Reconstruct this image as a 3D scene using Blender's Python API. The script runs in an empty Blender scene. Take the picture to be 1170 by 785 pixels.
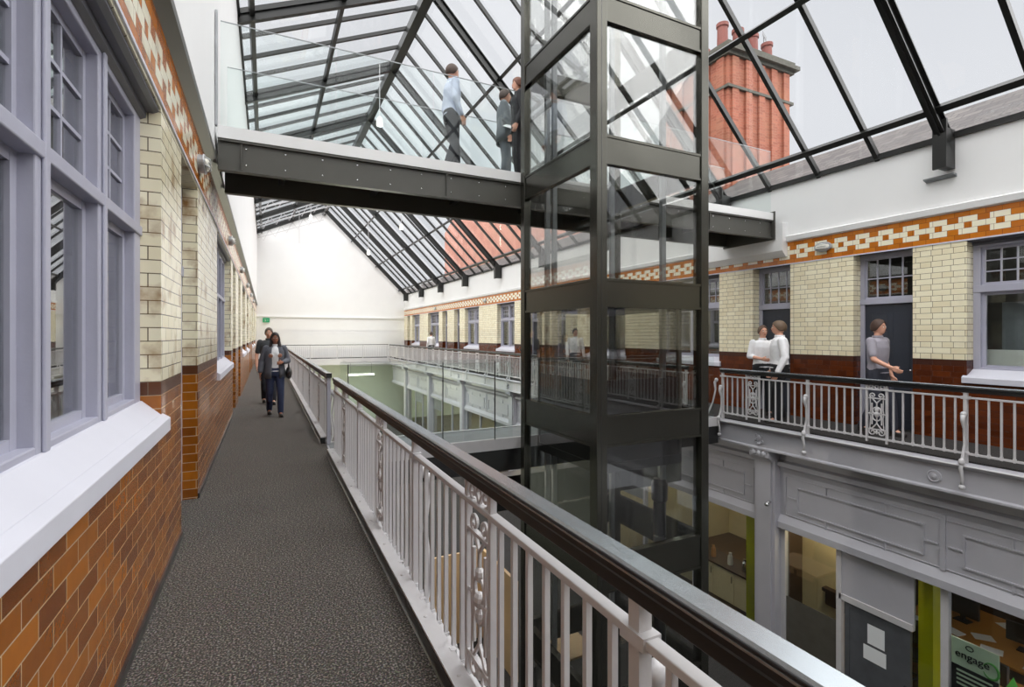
import bpy, math, random
from mathutils import Vector, Matrix
random.seed(7)
sc = bpy.context.scene
C = sc.collection
PI = math.pi

# ------------------------------------------------------------------ camera
HC = 1.62
YAW = math.atan2(281.0, 575.0)
cam_d = bpy.data.cameras.new('camera'); cam = bpy.data.objects.new('camera', cam_d); C.objects.link(cam)
cam_d.sensor_width = 36.0; cam_d.lens = 36.0*575.0/1170.0
cam_d.shift_y = -9.5/1170.0
cam_d.clip_start = 0.02; cam_d.clip_end = 400
cam.location = (0, 0, HC); cam.rotation_euler = (PI/2, 0, -YAW)
sc.camera = cam
# ------------------------------------------------------------------ light
sc.view_settings.view_transform = 'Standard'; sc.view_settings.look = 'None'
sc.view_settings.gamma = 1; sc.view_settings.use_curve_mapping = False
sc.view_settings.exposure = 0.0
world = bpy.data.worlds.new('overcast_sky'); sc.world = world; world.use_nodes = True
wn = world.node_tree.nodes; wl = world.node_tree.links
bg = wn['Background']
wtc = wn.new('ShaderNodeTexCoord'); wno = wn.new('ShaderNodeTexNoise'); wno.inputs['Scale'].default_value = 1.6
wno.inputs['Detail'].default_value = 3
wrp = wn.new('ShaderNodeValToRGB')
wrp.color_ramp.elements[0].position = 0.3; wrp.color_ramp.elements[0].color = (0.72, 0.735, 0.78, 1)
wrp.color_ramp.elements[1].position = 0.7; wrp.color_ramp.elements[1].color = (0.80, 0.81, 0.845, 1)
wl.new(wtc.outputs['Generated'], wno.inputs['Vector']); wl.new(wno.outputs['Fac'], wrp.inputs['Fac'])
wl.new(wrp.outputs['Color'], bg.inputs['Color']); bg.inputs['Strength'].default_value = 1.08
def sun(name, rot, e, ang, col=(1, 1, 1)):
    d = bpy.data.lights.new(name, 'SUN'); d.energy = e; d.angle = math.radians(ang); d.color = col
    o = bpy.data.objects.new(name, d); C.objects.link(o); o.rotation_euler = [math.radians(a) for a in rot]; return o
sun('sun', (0, 0, 0), 2.2, 120, (1.0, 0.99, 0.97))
sun('fill_sun', (10, 50, 0), 3.8, 80, (1.0, 0.99, 0.98))      # added fill from the right, brightens the left wall
sun('fill_sun', (8, -46, 0), 4.6, 80, (1.0, 0.99, 0.98))      # added fill from the left, brightens the right wall
sun('fill_sun', (50, 0, 0), 2.6, 80, (1.0, 0.99, 0.98))  # added fill from behind the camera, brightens the gable
cy = sc.cycles
cy.transparent_max_bounces = 40; cy.max_bounces = 10; cy.diffuse_bounces = 5; cy.glossy_bounces = 4
cy.sample_clamp_indirect = 6; cy.caustics_reflective = False; cy.caustics_refractive = False

# ------------------------------------------------------------------ materials
def newmat(name):
    m = bpy.data.materials.new(name); m.use_nodes = True
    return m, m.node_tree.nodes, m.node_tree.links, m.node_tree.nodes['Principled BSDF']
def rgb(r, g, b):
    f = lambda c: ((c/255.0+0.055)/1.055)**2.4 if c/255.0 > 0.04045 else c/255.0/12.92
    return (f(r), f(g), f(b), 1)
def plain(name, col, rough=0.5, metal=0.0, var=0.12, scale=6.0, bump=0.0, coat=0.0, bscale=60):
    m, n, l, p = newmat(name)
    g = n.new('ShaderNodeNewGeometry'); t = n.new('ShaderNodeTexNoise')
    t.inputs['Scale'].default_value = scale; t.inputs['Detail'].default_value = 5
    r = n.new('ShaderNodeValToRGB')
    r.color_ramp.elements[0].position = 0.3; r.color_ramp.elements[1].position = 0.7
    r.color_ramp.elements[0].color = tuple(c*(1-var) for c in col[:3])+(1,)
    r.color_ramp.elements[1].color = tuple(min(1, c*(1+var)) for c in col[:3])+(1,)
    l.new(g.outputs['Position'], t.inputs['Vector']); l.new(t.outputs['Fac'], r.inputs['Fac'])
    l.new(r.outputs['Color'], p.inputs['Base Color'])
    p.inputs['Roughness'].default_value = rough; p.inputs['Metallic'].default_value = metal
    if coat: p.inputs['Coat Weight'].default_value = coat; p.inputs['Coat Roughness'].default_value = 0.1
    if bump:
        t2 = n.new('ShaderNodeTexNoise'); t2.inputs['Scale'].default_value = bscale; t2.inputs['Detail'].default_value = 3
        b = n.new('ShaderNodeBump'); b.inputs['Strength'].default_value = bump; b.inputs['Distance'].default_value = 0.01
        l.new(g.outputs['Position'], t2.inputs['Vector']); l.new(t2.outputs['Fac'], b.inputs['Height'])
        l.new(b.outputs['Normal'], p.inputs['Normal'])
    return m
def glass(name, tint, refl=1.0, ior=1.5, rough=0.0):
    m = bpy.data.materials.new(name); m.use_nodes = True; n = m.node_tree.nodes; l = m.node_tree.links; n.clear()
    o = n.new('ShaderNodeOutputMaterial'); mix = n.new('ShaderNodeMixShader'); t = n.new('ShaderNodeBsdfTransparent')
    g = n.new('ShaderNodeBsdfGlossy'); f = n.new('ShaderNodeFresnel'); mu = n.new('ShaderNodeMath'); mu.operation = 'MULTIPLY'
    mu.use_clamp = True; mu.inputs[1].default_value = refl; 
    ge = n.new('ShaderNodeNewGeometry'); io = n.new('ShaderNodeMix'); io.inputs[2].default_value = ior; io.inputs[3].default_value = 1.0/ior
    l.new(ge.outputs['Backfacing'], io.inputs[0]); l.new(io.outputs[0], f.inputs['IOR'])
    t.inputs['Color'].default_value = tuple(tint)+(1,); g.inputs['Roughness'].default_value = rough
    l.new(f.outputs[0], mu.inputs[0]); l.new(mu.outputs[0], mix.inputs[0]); l.new(t.outputs[0], mix.inputs[1])
    l.new(g.outputs[0], mix.inputs[2]); l.new(mix.outputs[0], o.inputs[0]); return m
def emit(name, col, s):
    m, n, l, p = newmat(name); p.inputs['Base Color'].default_value = tuple(col)+(1,)
    p.inputs['Emission Color'].default_value = tuple(col)+(1,); p.inputs['Emission Strength'].default_value = s; return m

def M(n, op, *v):
    nd = n[0].new('ShaderNodeMath'); nd.operation = op
    for i, x in enumerate(v):
        if isinstance(x, (int, float)): nd.inputs[i].default_value = x
        else: n[1].new(x, nd.inputs[i])
    return nd.outputs[0]
def brick_wall(name, zd, rowh, zb, zt, length, brown, brown2, bjoint, stain=0.25, darkrow=True, squash=1.0):
    """glazed brick wall: brown dado, cream field, chain pattern band"""
    m, nn, l, p = newmat(name); n = (nn, l)
    g = nn.new('ShaderNodeNewGeometry'); s = nn.new('ShaderNodeSeparateXYZ'); l.new(g.outputs['Position'], s.inputs[0])
    u = M(n, 'ADD', s.outputs['X'], s.outputs['Y']); z = s.outputs['Z']
    def bricks(c1, c2, cm, ms, zo, wd=length, rh=rowh, sq=squash):
        cv = nn.new('ShaderNodeCombineXYZ'); l.new(M(n, 'ADD', u, 40.0), cv.inputs[0]); l.new(M(n, 'SUBTRACT', z, zo-rh*60), cv.inputs[1])
        b = nn.new('ShaderNodeTexBrick'); b.offset = 0.5; b.offset_frequency = 2; b.squash = sq; b.squash_frequency = 2
        b.inputs['Scale'].default_value = 1; b.inputs['Brick Width'].default_value = wd; b.inputs['Row Height'].default_value = rh
        b.inputs['Mortar Size'].default_value = ms; b.inputs['Mortar Smooth'].default_value = 0.15; b.inputs['Bias'].default_value = -0.1
        b.inputs['Color1'].default_value = c1; b.inputs['Color2'].default_value = c2; b.inputs['Mortar'].default_value = cm
        l.new(cv.outputs[0], b.inputs['Vector']); return b
    def mix(f, a, b, mode='MIX'):
        x = nn.new('ShaderNodeMix'); x.data_type = 'RGBA'; x.blend_type = mode
        if isinstance(f, (int, float)): x.inputs[0].default_value = f
        else: l.new(f, x.inputs[0])
        for k, v in ((6, a), (7, b)):
            if isinstance(v, tuple): x.inputs[k].default_value = v
            else: l.new(v, x.inputs[k])
        return x.outputs[2]
    cream = bricks(rgb(240, 233, 206), rgb(228, 217, 184), rgb(98, 84, 62), 0.0035, zd)
    brn = bricks(brown, brown2, bjoint, 0.0028, zd)
    # stains on the cream field, weathering with a shape of its own
    no = nn.new('ShaderNodeTexNoise'); no.inputs['Scale'].default_value = 4.5; no.inputs['Detail'].default_value = 8
    l.new(g.outputs['Position'], no.inputs['Vector'])
    rp = nn.new('ShaderNodeValToRGB'); rp.color_ramp.elements[0].position = 0.53; rp.color_ramp.elements[1].position = 0.78
    l.new(no.outputs['Fac'], rp.inputs[0])
    creamc = mix(M(n, 'MULTIPLY', rp.outputs[0], stain), cream.outputs['Color'], rgb(140, 100, 55))
    no2 = nn.new('ShaderNodeTexNoise'); no2.inputs['Scale'].default_value = 14; l.new(g.outputs['Position'], no2.inputs['Vector'])
    brc = mix(M(n, 'MULTIPLY', no2.outputs['Fac'], 0.35), brn.outputs['Color'], rgb(50, 22, 10), 'MIX')
    if darkrow:
        dr = M(n, 'MULTIPLY', M(n, 'GREATER_THAN', z, zd-rowh), 1.0)
        brc = mix(M(n, 'MULTIPLY', dr, 0.75), brc, rgb(60, 38, 32))
    # band
    band = bricks(rgb(196, 116, 30), rgb(170, 92, 22), rgb(120, 66, 22), 0.003, zb, 0.1875, (zt-zb)/round((zt-zb)/rowh), 1.0)
    rh = (zt-zb)/round((zt-zb)/rowh)
    row = M(n, 'FLOOR', M(n, 'DIVIDE', M(n, 'SUBTRACT', z, zb), rh))
    fr = M(n, 'FRACT', M(n, 'DIVIDE', M(n, 'ADD', u, 40.0), 0.375))
    ring = M(n, 'LESS_THAN', fr, 0.62)
    r13 = M(n, 'MAXIMUM', M(n, 'COMPARE', row, 1.0, 0.1), M(n, 'COMPARE', row, 3.0, 0.1))
    hole = M(n, 'COMPARE', fr, 0.31, 0.13)
    r2 = M(n, 'MULTIPLY', M(n, 'COMPARE', row, 2.0, 0.1), M(n, 'SUBTRACT', 1.0, hole))
    cmask = M(n, 'MAXIMUM', M(n, 'MULTIPLY', ring, r13), r2)
    nmort = M(n, 'SUBTRACT', 1.0, band.outputs['Fac'])
    cmask = M(n, 'MULTIPLY', cmask, M(n, 'ADD', 0.25, M(n, 'MULTIPLY', nmort, 0.75)))
    bandc = mix(cmask, band.outputs['Color'], rgb(238, 232, 208))
    bandc = mix(M(n, 'MULTIPLY', rp.outputs[0], stain*0.5), bandc, rgb(100, 62, 36))
    c = mix(M(n, 'GREATER_THAN', z, zd), brc, creamc)
    c = mix(M(n, 'GREATER_THAN', z, zb), c, bandc)
    l.new(c, p.inputs['Base Color'])
    p.inputs['Roughness'].default_value = 0.22; p.inputs['Specular IOR Level'].default_value = 0.5
    b = nn.new('ShaderNodeBump'); b.inputs['Strength'].default_value = 0.5; b.inputs['Distance'].default_value = 0.004
    no3 = nn.new('ShaderNodeTexNoise'); no3.inputs['Scale'].default_value = 18; l.new(g.outputs['Position'], no3.inputs['Vector'])
    mort = mix(M(n, 'GREATER_THAN', z, zd), brn.outputs['Fac'], cream.outputs['Fac'])
    hgt = M(n, 'SUBTRACT', M(n, 'MULTIPLY', no3.outputs['Fac'], 0.5), mort)
    l.new(hgt, b.inputs['Height']); l.new(b.outputs['Normal'], p.inputs['Normal'])
    return m

def carpet_mat(name, a, b_, c_):
    m, n, l, p = newmat(name)
    g = n.new('ShaderNodeNewGeometry'); v = n.new('ShaderNodeTexVoronoi'); v.inputs['Scale'].default_value = 170
    t = n.new('ShaderNodeTexNoise'); t.inputs['Scale'].default_value = 95; t.inputs['Detail'].default_value = 6
    t3 = n.new('ShaderNodeTexNoise'); t3.inputs['Scale'].default_value = 1.6; t3.inputs['Detail'].default_value = 3
    for x in (v, t, t3): l.new(g.outputs['Position'], x.inputs['Vector'])
    r = n.new('ShaderNodeValToRGB'); e = r.color_ramp.elements
    e[0].position = 0.32; e[0].color = a; e[1].position = 0.70; e[1].color = c_
    k = r.color_ramp.elements.new(0.5); k.color = b_
    l.new(t.outputs['Fac'], r.inputs[0])
    mx = n.new('ShaderNodeMix'); mx.data_type = 'RGBA'; mx.blend_type = 'MULTIPLY'; mx.inputs[0].default_value = 0.6
    l.new(r.outputs[0], mx.inputs[6]); l.new(v.outputs['Color'], mx.inputs[7])
    mx2 = n.new('ShaderNodeMix'); mx2.data_type = 'RGBA'; l.new(t3.outputs['Fac'], mx2.inputs[0])
    l.new(mx.outputs[2], mx2.inputs[6]); l.new(r.outputs[0], mx2.inputs[7])
    l.new(mx2.outputs[2], p.inputs['Base Color']); p.inputs['Roughness'].default_value = 0.85
    b = n.new('ShaderNodeBump'); b.inputs['Strength'].default_value = 0.9; b.inputs['Distance'].default_value = 0.006
    l.new(t.outputs['Fac'], b.inputs['Height']); l.new(b.outputs['Normal'], p.inputs['Normal']); return m

W = {}
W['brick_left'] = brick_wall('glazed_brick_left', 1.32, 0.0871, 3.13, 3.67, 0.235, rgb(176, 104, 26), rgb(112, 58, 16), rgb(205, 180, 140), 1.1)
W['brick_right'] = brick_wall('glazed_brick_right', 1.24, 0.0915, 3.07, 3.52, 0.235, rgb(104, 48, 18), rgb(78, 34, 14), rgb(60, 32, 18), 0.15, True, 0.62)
W['plaster'] = plain('white_plaster', rgb(232, 232, 232), 0.75, 0, 0.015, 1.2, 0.05, bscale=25)
W['carpet'] = carpet_mat('carpet', rgb(30, 27, 25), rgb(68, 63, 58), rgb(168, 160, 152))
W['carpet2'] = carpet_mat('dark_carpet', rgb(30, 29, 29), rgb(48, 46, 45), rgb(80, 78, 76))
W['frame'] = plain('lavender_grey_paint', rgb(168, 168, 183), 0.42, 0, 0.03, 5, 0.08, bscale=30)
W['sill'] = plain('white_sill_paint', rgb(204, 204, 214), 0.45, 0, 0.02, 4, 0.04)
W['rail'] = plain('light_grey_rail_paint', rgb(196, 194, 196), 0.38, 0, 0.03, 8, 0.05)
W['entab'] = plain('grey_ironwork_paint', rgb(176, 175, 182), 0.45, 0, 0.03, 3, 0.05)
W['beam'] = plain('dark_olive_grey_steel', rgb(82, 81, 76), 0.42, 0.15, 0.05, 3)
W['roofsteel'] = plain('charcoal_roof_steel', rgb(40, 40, 39), 0.35, 0.2, 0.06, 3)
W['lift'] = plain('lift_shaft_metal', rgb(76, 75, 69), 0.22, 0.8, 0.05, 2)
W['black'] = plain('black_gloss_paint', rgb(30, 30, 31), 0.28, 0.0, 0.1, 4, coat=0.5)
W['railblack'] = plain('black_handrail_paint', rgb(24, 24, 25), 0.42, 0.0, 0.1, 4)
W['railcap'] = plain('sky_sheen_metal', rgb(160, 167, 172), 0.26, 0.75, 0.05, 12)  # pale colour holds the sky's reflection on the handrail top
W['lining'] = plain('dark_shaded_lining', rgb(92, 92, 100), 0.45, 0, 0.03, 4)  # dark grey takes in the shade under the window head
W['doorblue'] = plain('dark_slate_door', rgb(50, 54, 64), 0.4, 0, 0.06, 3)
W['darkroom'] = plain('dim_room', rgb(70, 70, 69), 0.8)
W['roomcream'] = plain('cream_room_wall', rgb(222, 208, 168), 0.8, 0, 0.04)
W['roomdark'] = plain('brown_floor_boards', rgb(92, 68, 44), 0.5)
W['wood'] = plain('pale_birch_ply', rgb(216, 184, 142), 0.45, 0, 0.05, 3)
W['desk'] = plain('orange_wood_desk', rgb(182, 126, 62), 0.4, 0, 0.08, 4)
W['darkwood'] = plain('dark_wood', rgb(58, 40, 28), 0.4)
W['yellow'] = plain('yellow_green_paint', rgb(190, 186, 14), 0.35, 0, 0.04, 2)
W['slate'] = plain('grey_roof_slate', rgb(128, 124, 122), 0.8)
W['chalk'] = plain('white_enamel', rgb(238, 236, 226), 0.35, 0, 0.02)
W['frost'] = plain('frosted_film', rgb(80, 77, 70), 0.45)
W['paper'] = plain('white_paper', rgb(232, 234, 236), 0.7, 0, 0.02)
W['terra'] = plain('terracotta', rgb(120, 66, 58), 0.7, 0, 0.12, 12)
W['stone'] = plain('mossy_stone', rgb(84, 82, 74), 0.85, 0, 0.2, 9, 0.4)
W['gwall'] = plain('green_grey_lower_wall', rgb(190, 198, 184), 0.5, 0, 0.04, 2)
W['green'] = plain('bright_green_print', rgb(88, 168, 74), 0.5, 0, 0.03)
W['palegreen'] = plain('pale_green_print', rgb(212, 230, 200), 0.5, 0, 0.02)
W['doorgrey'] = plain('mid_grey_door_paint', rgb(84, 86, 90), 0.4)
W['greysteel'] = plain('grey_cabinet_steel', rgb(120, 124, 126), 0.45)
W['lamp'] = plain('lamp_housing_grey', rgb(176, 178, 182), 0.3, 0.3)
W['chrome'] = plain('chrome', rgb(205, 205, 205), 0.12, 1.0)
W['skin_l'] = plain('skin_light', rgb(214, 160, 136), 0.55, 0, 0.03)
W['skin_d'] = plain('skin_brown', rgb(150, 98, 74), 0.55, 0, 0.03)
W['glass'] = glass('window_glass', (0.90, 0.93, 0.93), 2.2)
W['glassroof'] = glass('roof_glass', (0.985, 0.99, 0.99), 0.6)
W['glassbal'] = glass('balustrade_glass', (0.96, 0.985, 0.98), 0.55)
W['glasslift'] = glass('lift_glass', (0.915, 0.92, 0.91), 1.5)
W['glasscar'] = glass('lift_car_glass', (0.84, 0.84, 0.83), 1.6)
W['tube'] = emit('lamp_tube', (1.0, 0.95, 0.80), 9)
W['tubew'] = emit('lamp_lens', (1.0, 0.98, 0.95), 6)
def slate_mat():
    m, n, l, p = newmat('slate_courses'); g = n.new('ShaderNodeNewGeometry'); s = n.new('ShaderNodeSeparateXYZ'); c = n.new('ShaderNodeCombineXYZ')
    l.new(g.outputs['Position'], s.inputs[0]); l.new(s.outputs['Y'], c.inputs[0]); l.new(s.outputs['X'], c.inputs[1])
    b = n.new('ShaderNodeTexBrick'); b.inputs['Scale'].default_value = 1; b.inputs['Brick Width'].default_value = 0.3
    b.inputs['Row Height'].default_value = 0.17; b.inputs['Mortar Size'].default_value = 0.012
    b.inputs['Color1'].default_value = rgb(94, 88, 86); b.inputs['Color2'].default_value = rgb(70, 65, 65); b.inputs['Mortar'].default_value = rgb(60, 56, 56)
    l.new(c.outputs[0], b.inputs['Vector']); l.new(b.outputs['Color'], p.inputs['Base Color']); p.inputs['Roughness'].default_value = 0.8; return m
def redbrick():
    m, n, l, p = newmat('red_brick'); g = n.new('ShaderNodeNewGeometry'); s = n.new('ShaderNodeSeparateXYZ'); c = n.new('ShaderNodeCombineXYZ')
    l.new(g.outputs['Position'], s.inputs[0])
    ad = n.new('ShaderNodeMath'); ad.operation = 'ADD'; l.new(s.outputs['X'], ad.inputs[0]); l.new(s.outputs['Y'], ad.inputs[1])
    l.new(ad.outputs[0], c.inputs[0]); l.new(s.outputs['Z'], c.inputs[1])
    b = n.new('ShaderNodeTexBrick'); b.inputs['Scale'].default_value = 1; b.inputs['Brick Width'].default_value = 0.23
    b.inputs['Row Height'].default_value = 0.08; b.inputs['Mortar Size'].default_value = 0.008
    b.inputs['Color1'].default_value = rgb(160, 94, 72); b.inputs['Color2'].default_value = rgb(134, 74, 56); b.inputs['Mortar'].default_value = rgb(150, 100, 80)
    t = n.new('ShaderNodeTexNoise'); t.inputs['Scale'].default_value = 1.4; t.inputs['Detail'].default_value = 6; l.new(g.outputs['Position'], t.inputs['Vector'])
    r = n.new('ShaderNodeValToRGB'); r.color_ramp.elements[0].position = .45; r.color_ramp.elements[1].position = .75; l.new(t.outputs['Fac'], r.inputs[0])
    x = n.new('ShaderNodeMix'); x.data_type = 'RGBA'; mm = n.new('ShaderNodeMath'); mm.operation = 'MULTIPLY'; mm.inputs[1].default_value = .45
    l.new(r.outputs[0], mm.inputs[0]); l.new(mm.outputs[0], x.inputs[0]); l.new(b.outputs['Color'], x.inputs[6]); x.inputs[7].default_value = rgb(150, 110, 84)
    l.new(c.outputs[0], b.inputs['Vector']); l.new(x.outputs[2], p.inputs['Base Color']); p.inputs['Roughness'].default_value = 0.8; return m
W['slates'] = slate_mat(); W['redbrick'] = redbrick()

# ------------------------------------------------------------------ mesh helpers
ORG = {}
class MB:
    def __init__(s): s.v = []; s.f = []
    def quad(s, *p): b = len(s.v); s.v += [tuple(q) for q in p]; s.f.append(tuple(range(b, b+len(p)))); return s
    def box(s, x0, x1, y0, y1, z0, z1):
        if x0 > x1: x0, x1 = x1, x0
        if y0 > y1: y0, y1 = y1, y0
        if z0 > z1: z0, z1 = z1, z0
        b = len(s.v)
        s.v += [(x0,y0,z0),(x1,y0,z0),(x1,y1,z0),(x0,y1,z0),(x0,y0,z1),(x1,y0,z1),(x1,y1,z1),(x0,y1,z1)]
        s.f += [(b,b+3,b+2,b+1),(b+4,b+5,b+6,b+7),(b,b+1,b+5,b+4),(b+1,b+2,b+6,b+5),(b+2,b+3,b+7,b+6),(b+3,b,b+4,b+7)]; return s
    def bar(s, p, q, w, h, up=(0,0,1)):
        p = Vector(p); q = Vector(q); d = (q-p).normalized(); up = Vector(up)
        if abs(d.dot(up)) > 0.99: up = Vector((0,1,0))
        a = d.cross(up).normalized(); c = a.cross(d).normalized(); b = len(s.v)
        for e in (p, q):
            for i, j in ((-1,-1),(1,-1),(1,1),(-1,1)): s.v.append(tuple(e+a*(i*w/2)+c*(j*h/2)))
        s.f += [(b,b+3,b+2,b+1),(b+4,b+5,b+6,b+7)]+[(b+i,b+(i+1)%4,b+4+(i+1)%4,b+4+i) for i in range(4)]; return s
    def tube(s, pts, r, n=8, cap=True):
        pts = [Vector(p) for p in pts]; rs = r if isinstance(r, (list, tuple)) else [r]*len(pts); b = len(s.v); pa = None
        for k, p in enumerate(pts):
            d = (pts[min(k+1, len(pts)-1)]-pts[max(k-1, 0)])
            d = d.normalized() if d.length > 1e-9 else Vector((0,0,1))
            if pa is None: a = d.cross(Vector((0,0,1)) if abs(d.z) < .9 else Vector((0,1,0))).normalized()
            else:
                a = pa-d*pa.dot(d); a = a.normalized() if a.length > 1e-6 else d.orthogonal().normalized()
            pa = a; c = d.cross(a)
            for i in range(n):
                t = 2*PI*i/n; s.v.append(tuple(p+(a*math.cos(t)+c*math.sin(t))*rs[k]))
        for k in range(len(pts)-1):
            for i in range(n): s.f.append((b+k*n+i, b+k*n+(i+1)%n, b+(k+1)*n+(i+1)%n, b+(k+1)*n+i))
        if cap: s.f.append(tuple(b+i for i in reversed(range(n)))); s.f.append(tuple(b+(len(pts)-1)*n+i for i in range(n)))
        return s
    def lathe(s, c, prof, n=20, axis='z'):
        b = len(s.v)
        for (r, h) in prof:
            for i in range(n):
                t = 2*PI*i/n; x, y = r*math.cos(t), r*math.sin(t)
                if axis == 'z': s.v.append((c[0]+x, c[1]+y, c[2]+h))
                elif axis == 'x': s.v.append((c[0]+h, c[1]+x, c[2]+y))
                else: s.v.append((c[0]+x, c[1]+h, c[2]+y))
        for k in range(len(prof)-1):
            for i in range(n): s.f.append((b+k*n+i, b+k*n+(i+1)%n, b+(k+1)*n+(i+1)%n, b+(k+1)*n+i))
        s.f.append(tuple(b+i for i in reversed(range(n)))); s.f.append(tuple(b+(len(prof)-1)*n+i for i in range(n))); return s
    def prism(s, prof, axis, a0, a1):
        """prof: list of 2D points; axis 'y': (x,z) ; 'x': (y,z); 'z': (x,y)"""
        b = len(s.v); n = len(prof)
        for a in (a0, a1):
            for (p, q) in prof: s.v.append((p, a, q) if axis == 'y' else ((a, p, q) if axis == 'x' else (p, q, a)))
        s.f.append(tuple(b+i for i in range(n))); s.f.append(tuple(b+n+i for i in reversed(range(n))))
        for i in range(n): s.f.append((b+i, b+n+i, b+n+(i+1)%n, b+(i+1)%n))
        return s
    def ell(s, c, r, n=16, m=10):
        c = Vector(c); b = len(s.v)
        for j in range(m+1):
            ph = PI*j/m-PI/2
            for i in range(n):
                t = 2*PI*i/n; s.v.append((c.x+r[0]*math.cos(ph)*math.cos(t), c.y+r[1]*math.cos(ph)*math.sin(t), c.z+r[2]*math.sin(ph)))
        for j in range(m):
            for i in range(n): s.f.append((b+j*n+i, b+j*n+(i+1)%n, b+(j+1)*n+(i+1)%n, b+(j+1)*n+i))
        return s
    def build(s, name, mat, parent=None, smooth=False, bevel=0.0, fix=True):
        me = bpy.data.meshes.new(name); off = Vector((0,0,0))
        if parent is not None: off = ORG[parent.name]
        me.from_pydata([tuple(Vector(v)-off) for v in s.v], [], s.f)
        if fix:
            import bmesh
            bm = bmesh.new(); bm.from_mesh(me); bmesh.ops.recalc_face_normals(bm, faces=bm.faces)
            bm.to_mesh(me); bm.free()
        me.materials.append(mat)
        o = bpy.data.objects.new(name, me); C.objects.link(o)
        if parent is not None: o.parent = parent
        ORG[o.name] = off
        if smooth:
            for p in me.polygons: p.use_smooth = True
        if bevel:
            m = o.modifiers.new('bevel', 'BEVEL'); m.width = bevel; m.segments = 2; m.limit_method = 'ANGLE'; m.angle_limit = 0.7
        return o
def tag(o, label=None, cat=None, group=None, kind=None):
    if label: o['label'] = label
    if cat: o['category'] = cat
    if group: o['group'] = group
    if kind: o['kind'] = kind
    return o
def thing(name, loc, label=None, cat=None, group=None, kind=None):
    o = bpy.data.objects.new(name, None); C.objects.link(o); o.location = loc; o.empty_display_size = .1
    ORG[o.name] = Vector(loc); return tag(o, label, cat, group, kind)
def struct(o, label=None): o['kind'] = 'structure'; o['label'] = label or o.name.replace('_', ' '); o['category'] = 'structure'; return o
def solo(mb, name, mat, loc, label, cat, group=None, **k):
    mb.v = [tuple(Vector(v)-Vector(loc)) for v in mb.v]
    o = mb.build(name, mat, **k); o.location = loc; return tag(o, label, cat, group)
def point(loc, e, col=(1, .85, .6), r=.1):  # bare point lamp used as added fill
    d = bpy.data.lights.new('fill_light', 'POINT'); d.energy = e; d.color = col; d.shadow_soft_size = r
    o = bpy.data.objects.new('fill_light', d); C.objects.link(o); o.location = loc

# ------------------------------------------------------------------ main dimensions
XL = -0.61; XR = 9.55; Y0 = -7.0; Y1 = 38.4; RX, RZ = 3.74, 10.56; LE = 8.6; RE = 4.72
GZ = -4.75
def sl(x): return LE+(x+0.6)*(RZ-LE)/(RX+0.6)
def sr(x): return RE+(XR-x)*(RZ-RE)/(XR-RX)

# ------------------------------------------------------------------ floors
o = MB().box(-1.0, 0.80, Y0, Y1, -0.16, 0.0).build('floor', W['carpet']); struct(o, 'dark grey speckled carpet of the left walkway')
o = MB().box(8.12, 9.7, Y0, Y1, -0.16, 0.0).build('floor', W['carpet2']); struct(o, 'dark floor of the right gallery')
o = MB().box(0.8, 8.12, 36.9, Y1, -0.16, 0.0).build('floor', W['carpet2']); struct(o, 'floor of the walkway along the far gable')
o = MB().box(-1.0, 14, Y0, Y1, GZ-.2, GZ).build('floor', W['carpet2']); struct(o, 'dark ground floor of the atrium')
fas = MB().box(.8, .83, Y0, 36.9, -.5, -.01).build('trim_1', W['entab']); struct(fas, 'grey edge beam under the left walkway')

# ------------------------------------------------------------------ brick walls with openings
# openings: (y0, y1, z0, z1)
LW = [(-5.2, -2.1, 1.10, 3.08), (0.82, 3.92, 1.10, 3.08), (8.06, 11.16, 1.10, 3.08), (16.4, 18.6, 1.10, 3.08), (19.9, 22.1, 1.10, 3.08),
      (27.6, 29.8, 1.10, 3.08), (31.2, 33.4, 1.1, 3.08)]
LD = [(4.78, 5.86), (11.75, 12.80), (14.05, 15.10), (23.6, 24.6), (25.7, 26.7)]
RW = [(-5.0, -2.0, 1.0, 3.07), (1.2, 3.83, 1.0, 3.07), (8.47, 10.5, 1.0, 3.07), (11.9, 13.9, 1.0, 3.07), (19.3, 21.1, 1.0, 3.07),
      (23.3, 25.3, 1.0, 3.07), (29.8, 32.1, 1.0, 3.07), (34.1, 36.1, 1.0, 3.07)]
RD = [(4.54, 5.47), (6.69, 7.57), (15.2, 16.1), (17.2, 18.1), (26.1, 27.0), (28.2, 29.1), (36.7, 37.5)]
def brickwall(x0, x1, wins, doors, ztop):
    mb = MB(); ops = sorted([(a, b, c, d) for a, b, c, d in wins]+[(a, b, 0.0, wins[0][3]) for a, b in doors])
    y = Y0
    for a, b, c, d in ops:
        mb.box(x0, x1, y, a, -.16, ztop)
        if c > 0: mb.box(x0, x1, a, b, -.16, c)
        mb.box(x0, x1, a, b, d, ztop); y = b
    mb.box(x0, x1, y, Y1, -.16, ztop); return mb
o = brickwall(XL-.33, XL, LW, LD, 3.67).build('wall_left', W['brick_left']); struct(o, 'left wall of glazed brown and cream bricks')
o = brickwall(XR, XR+.33, RW, RD, 3.52).build('wall_right', W['brick_right']); struct(o, 'right gallery wall of glazed brown and cream bricks')
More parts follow.
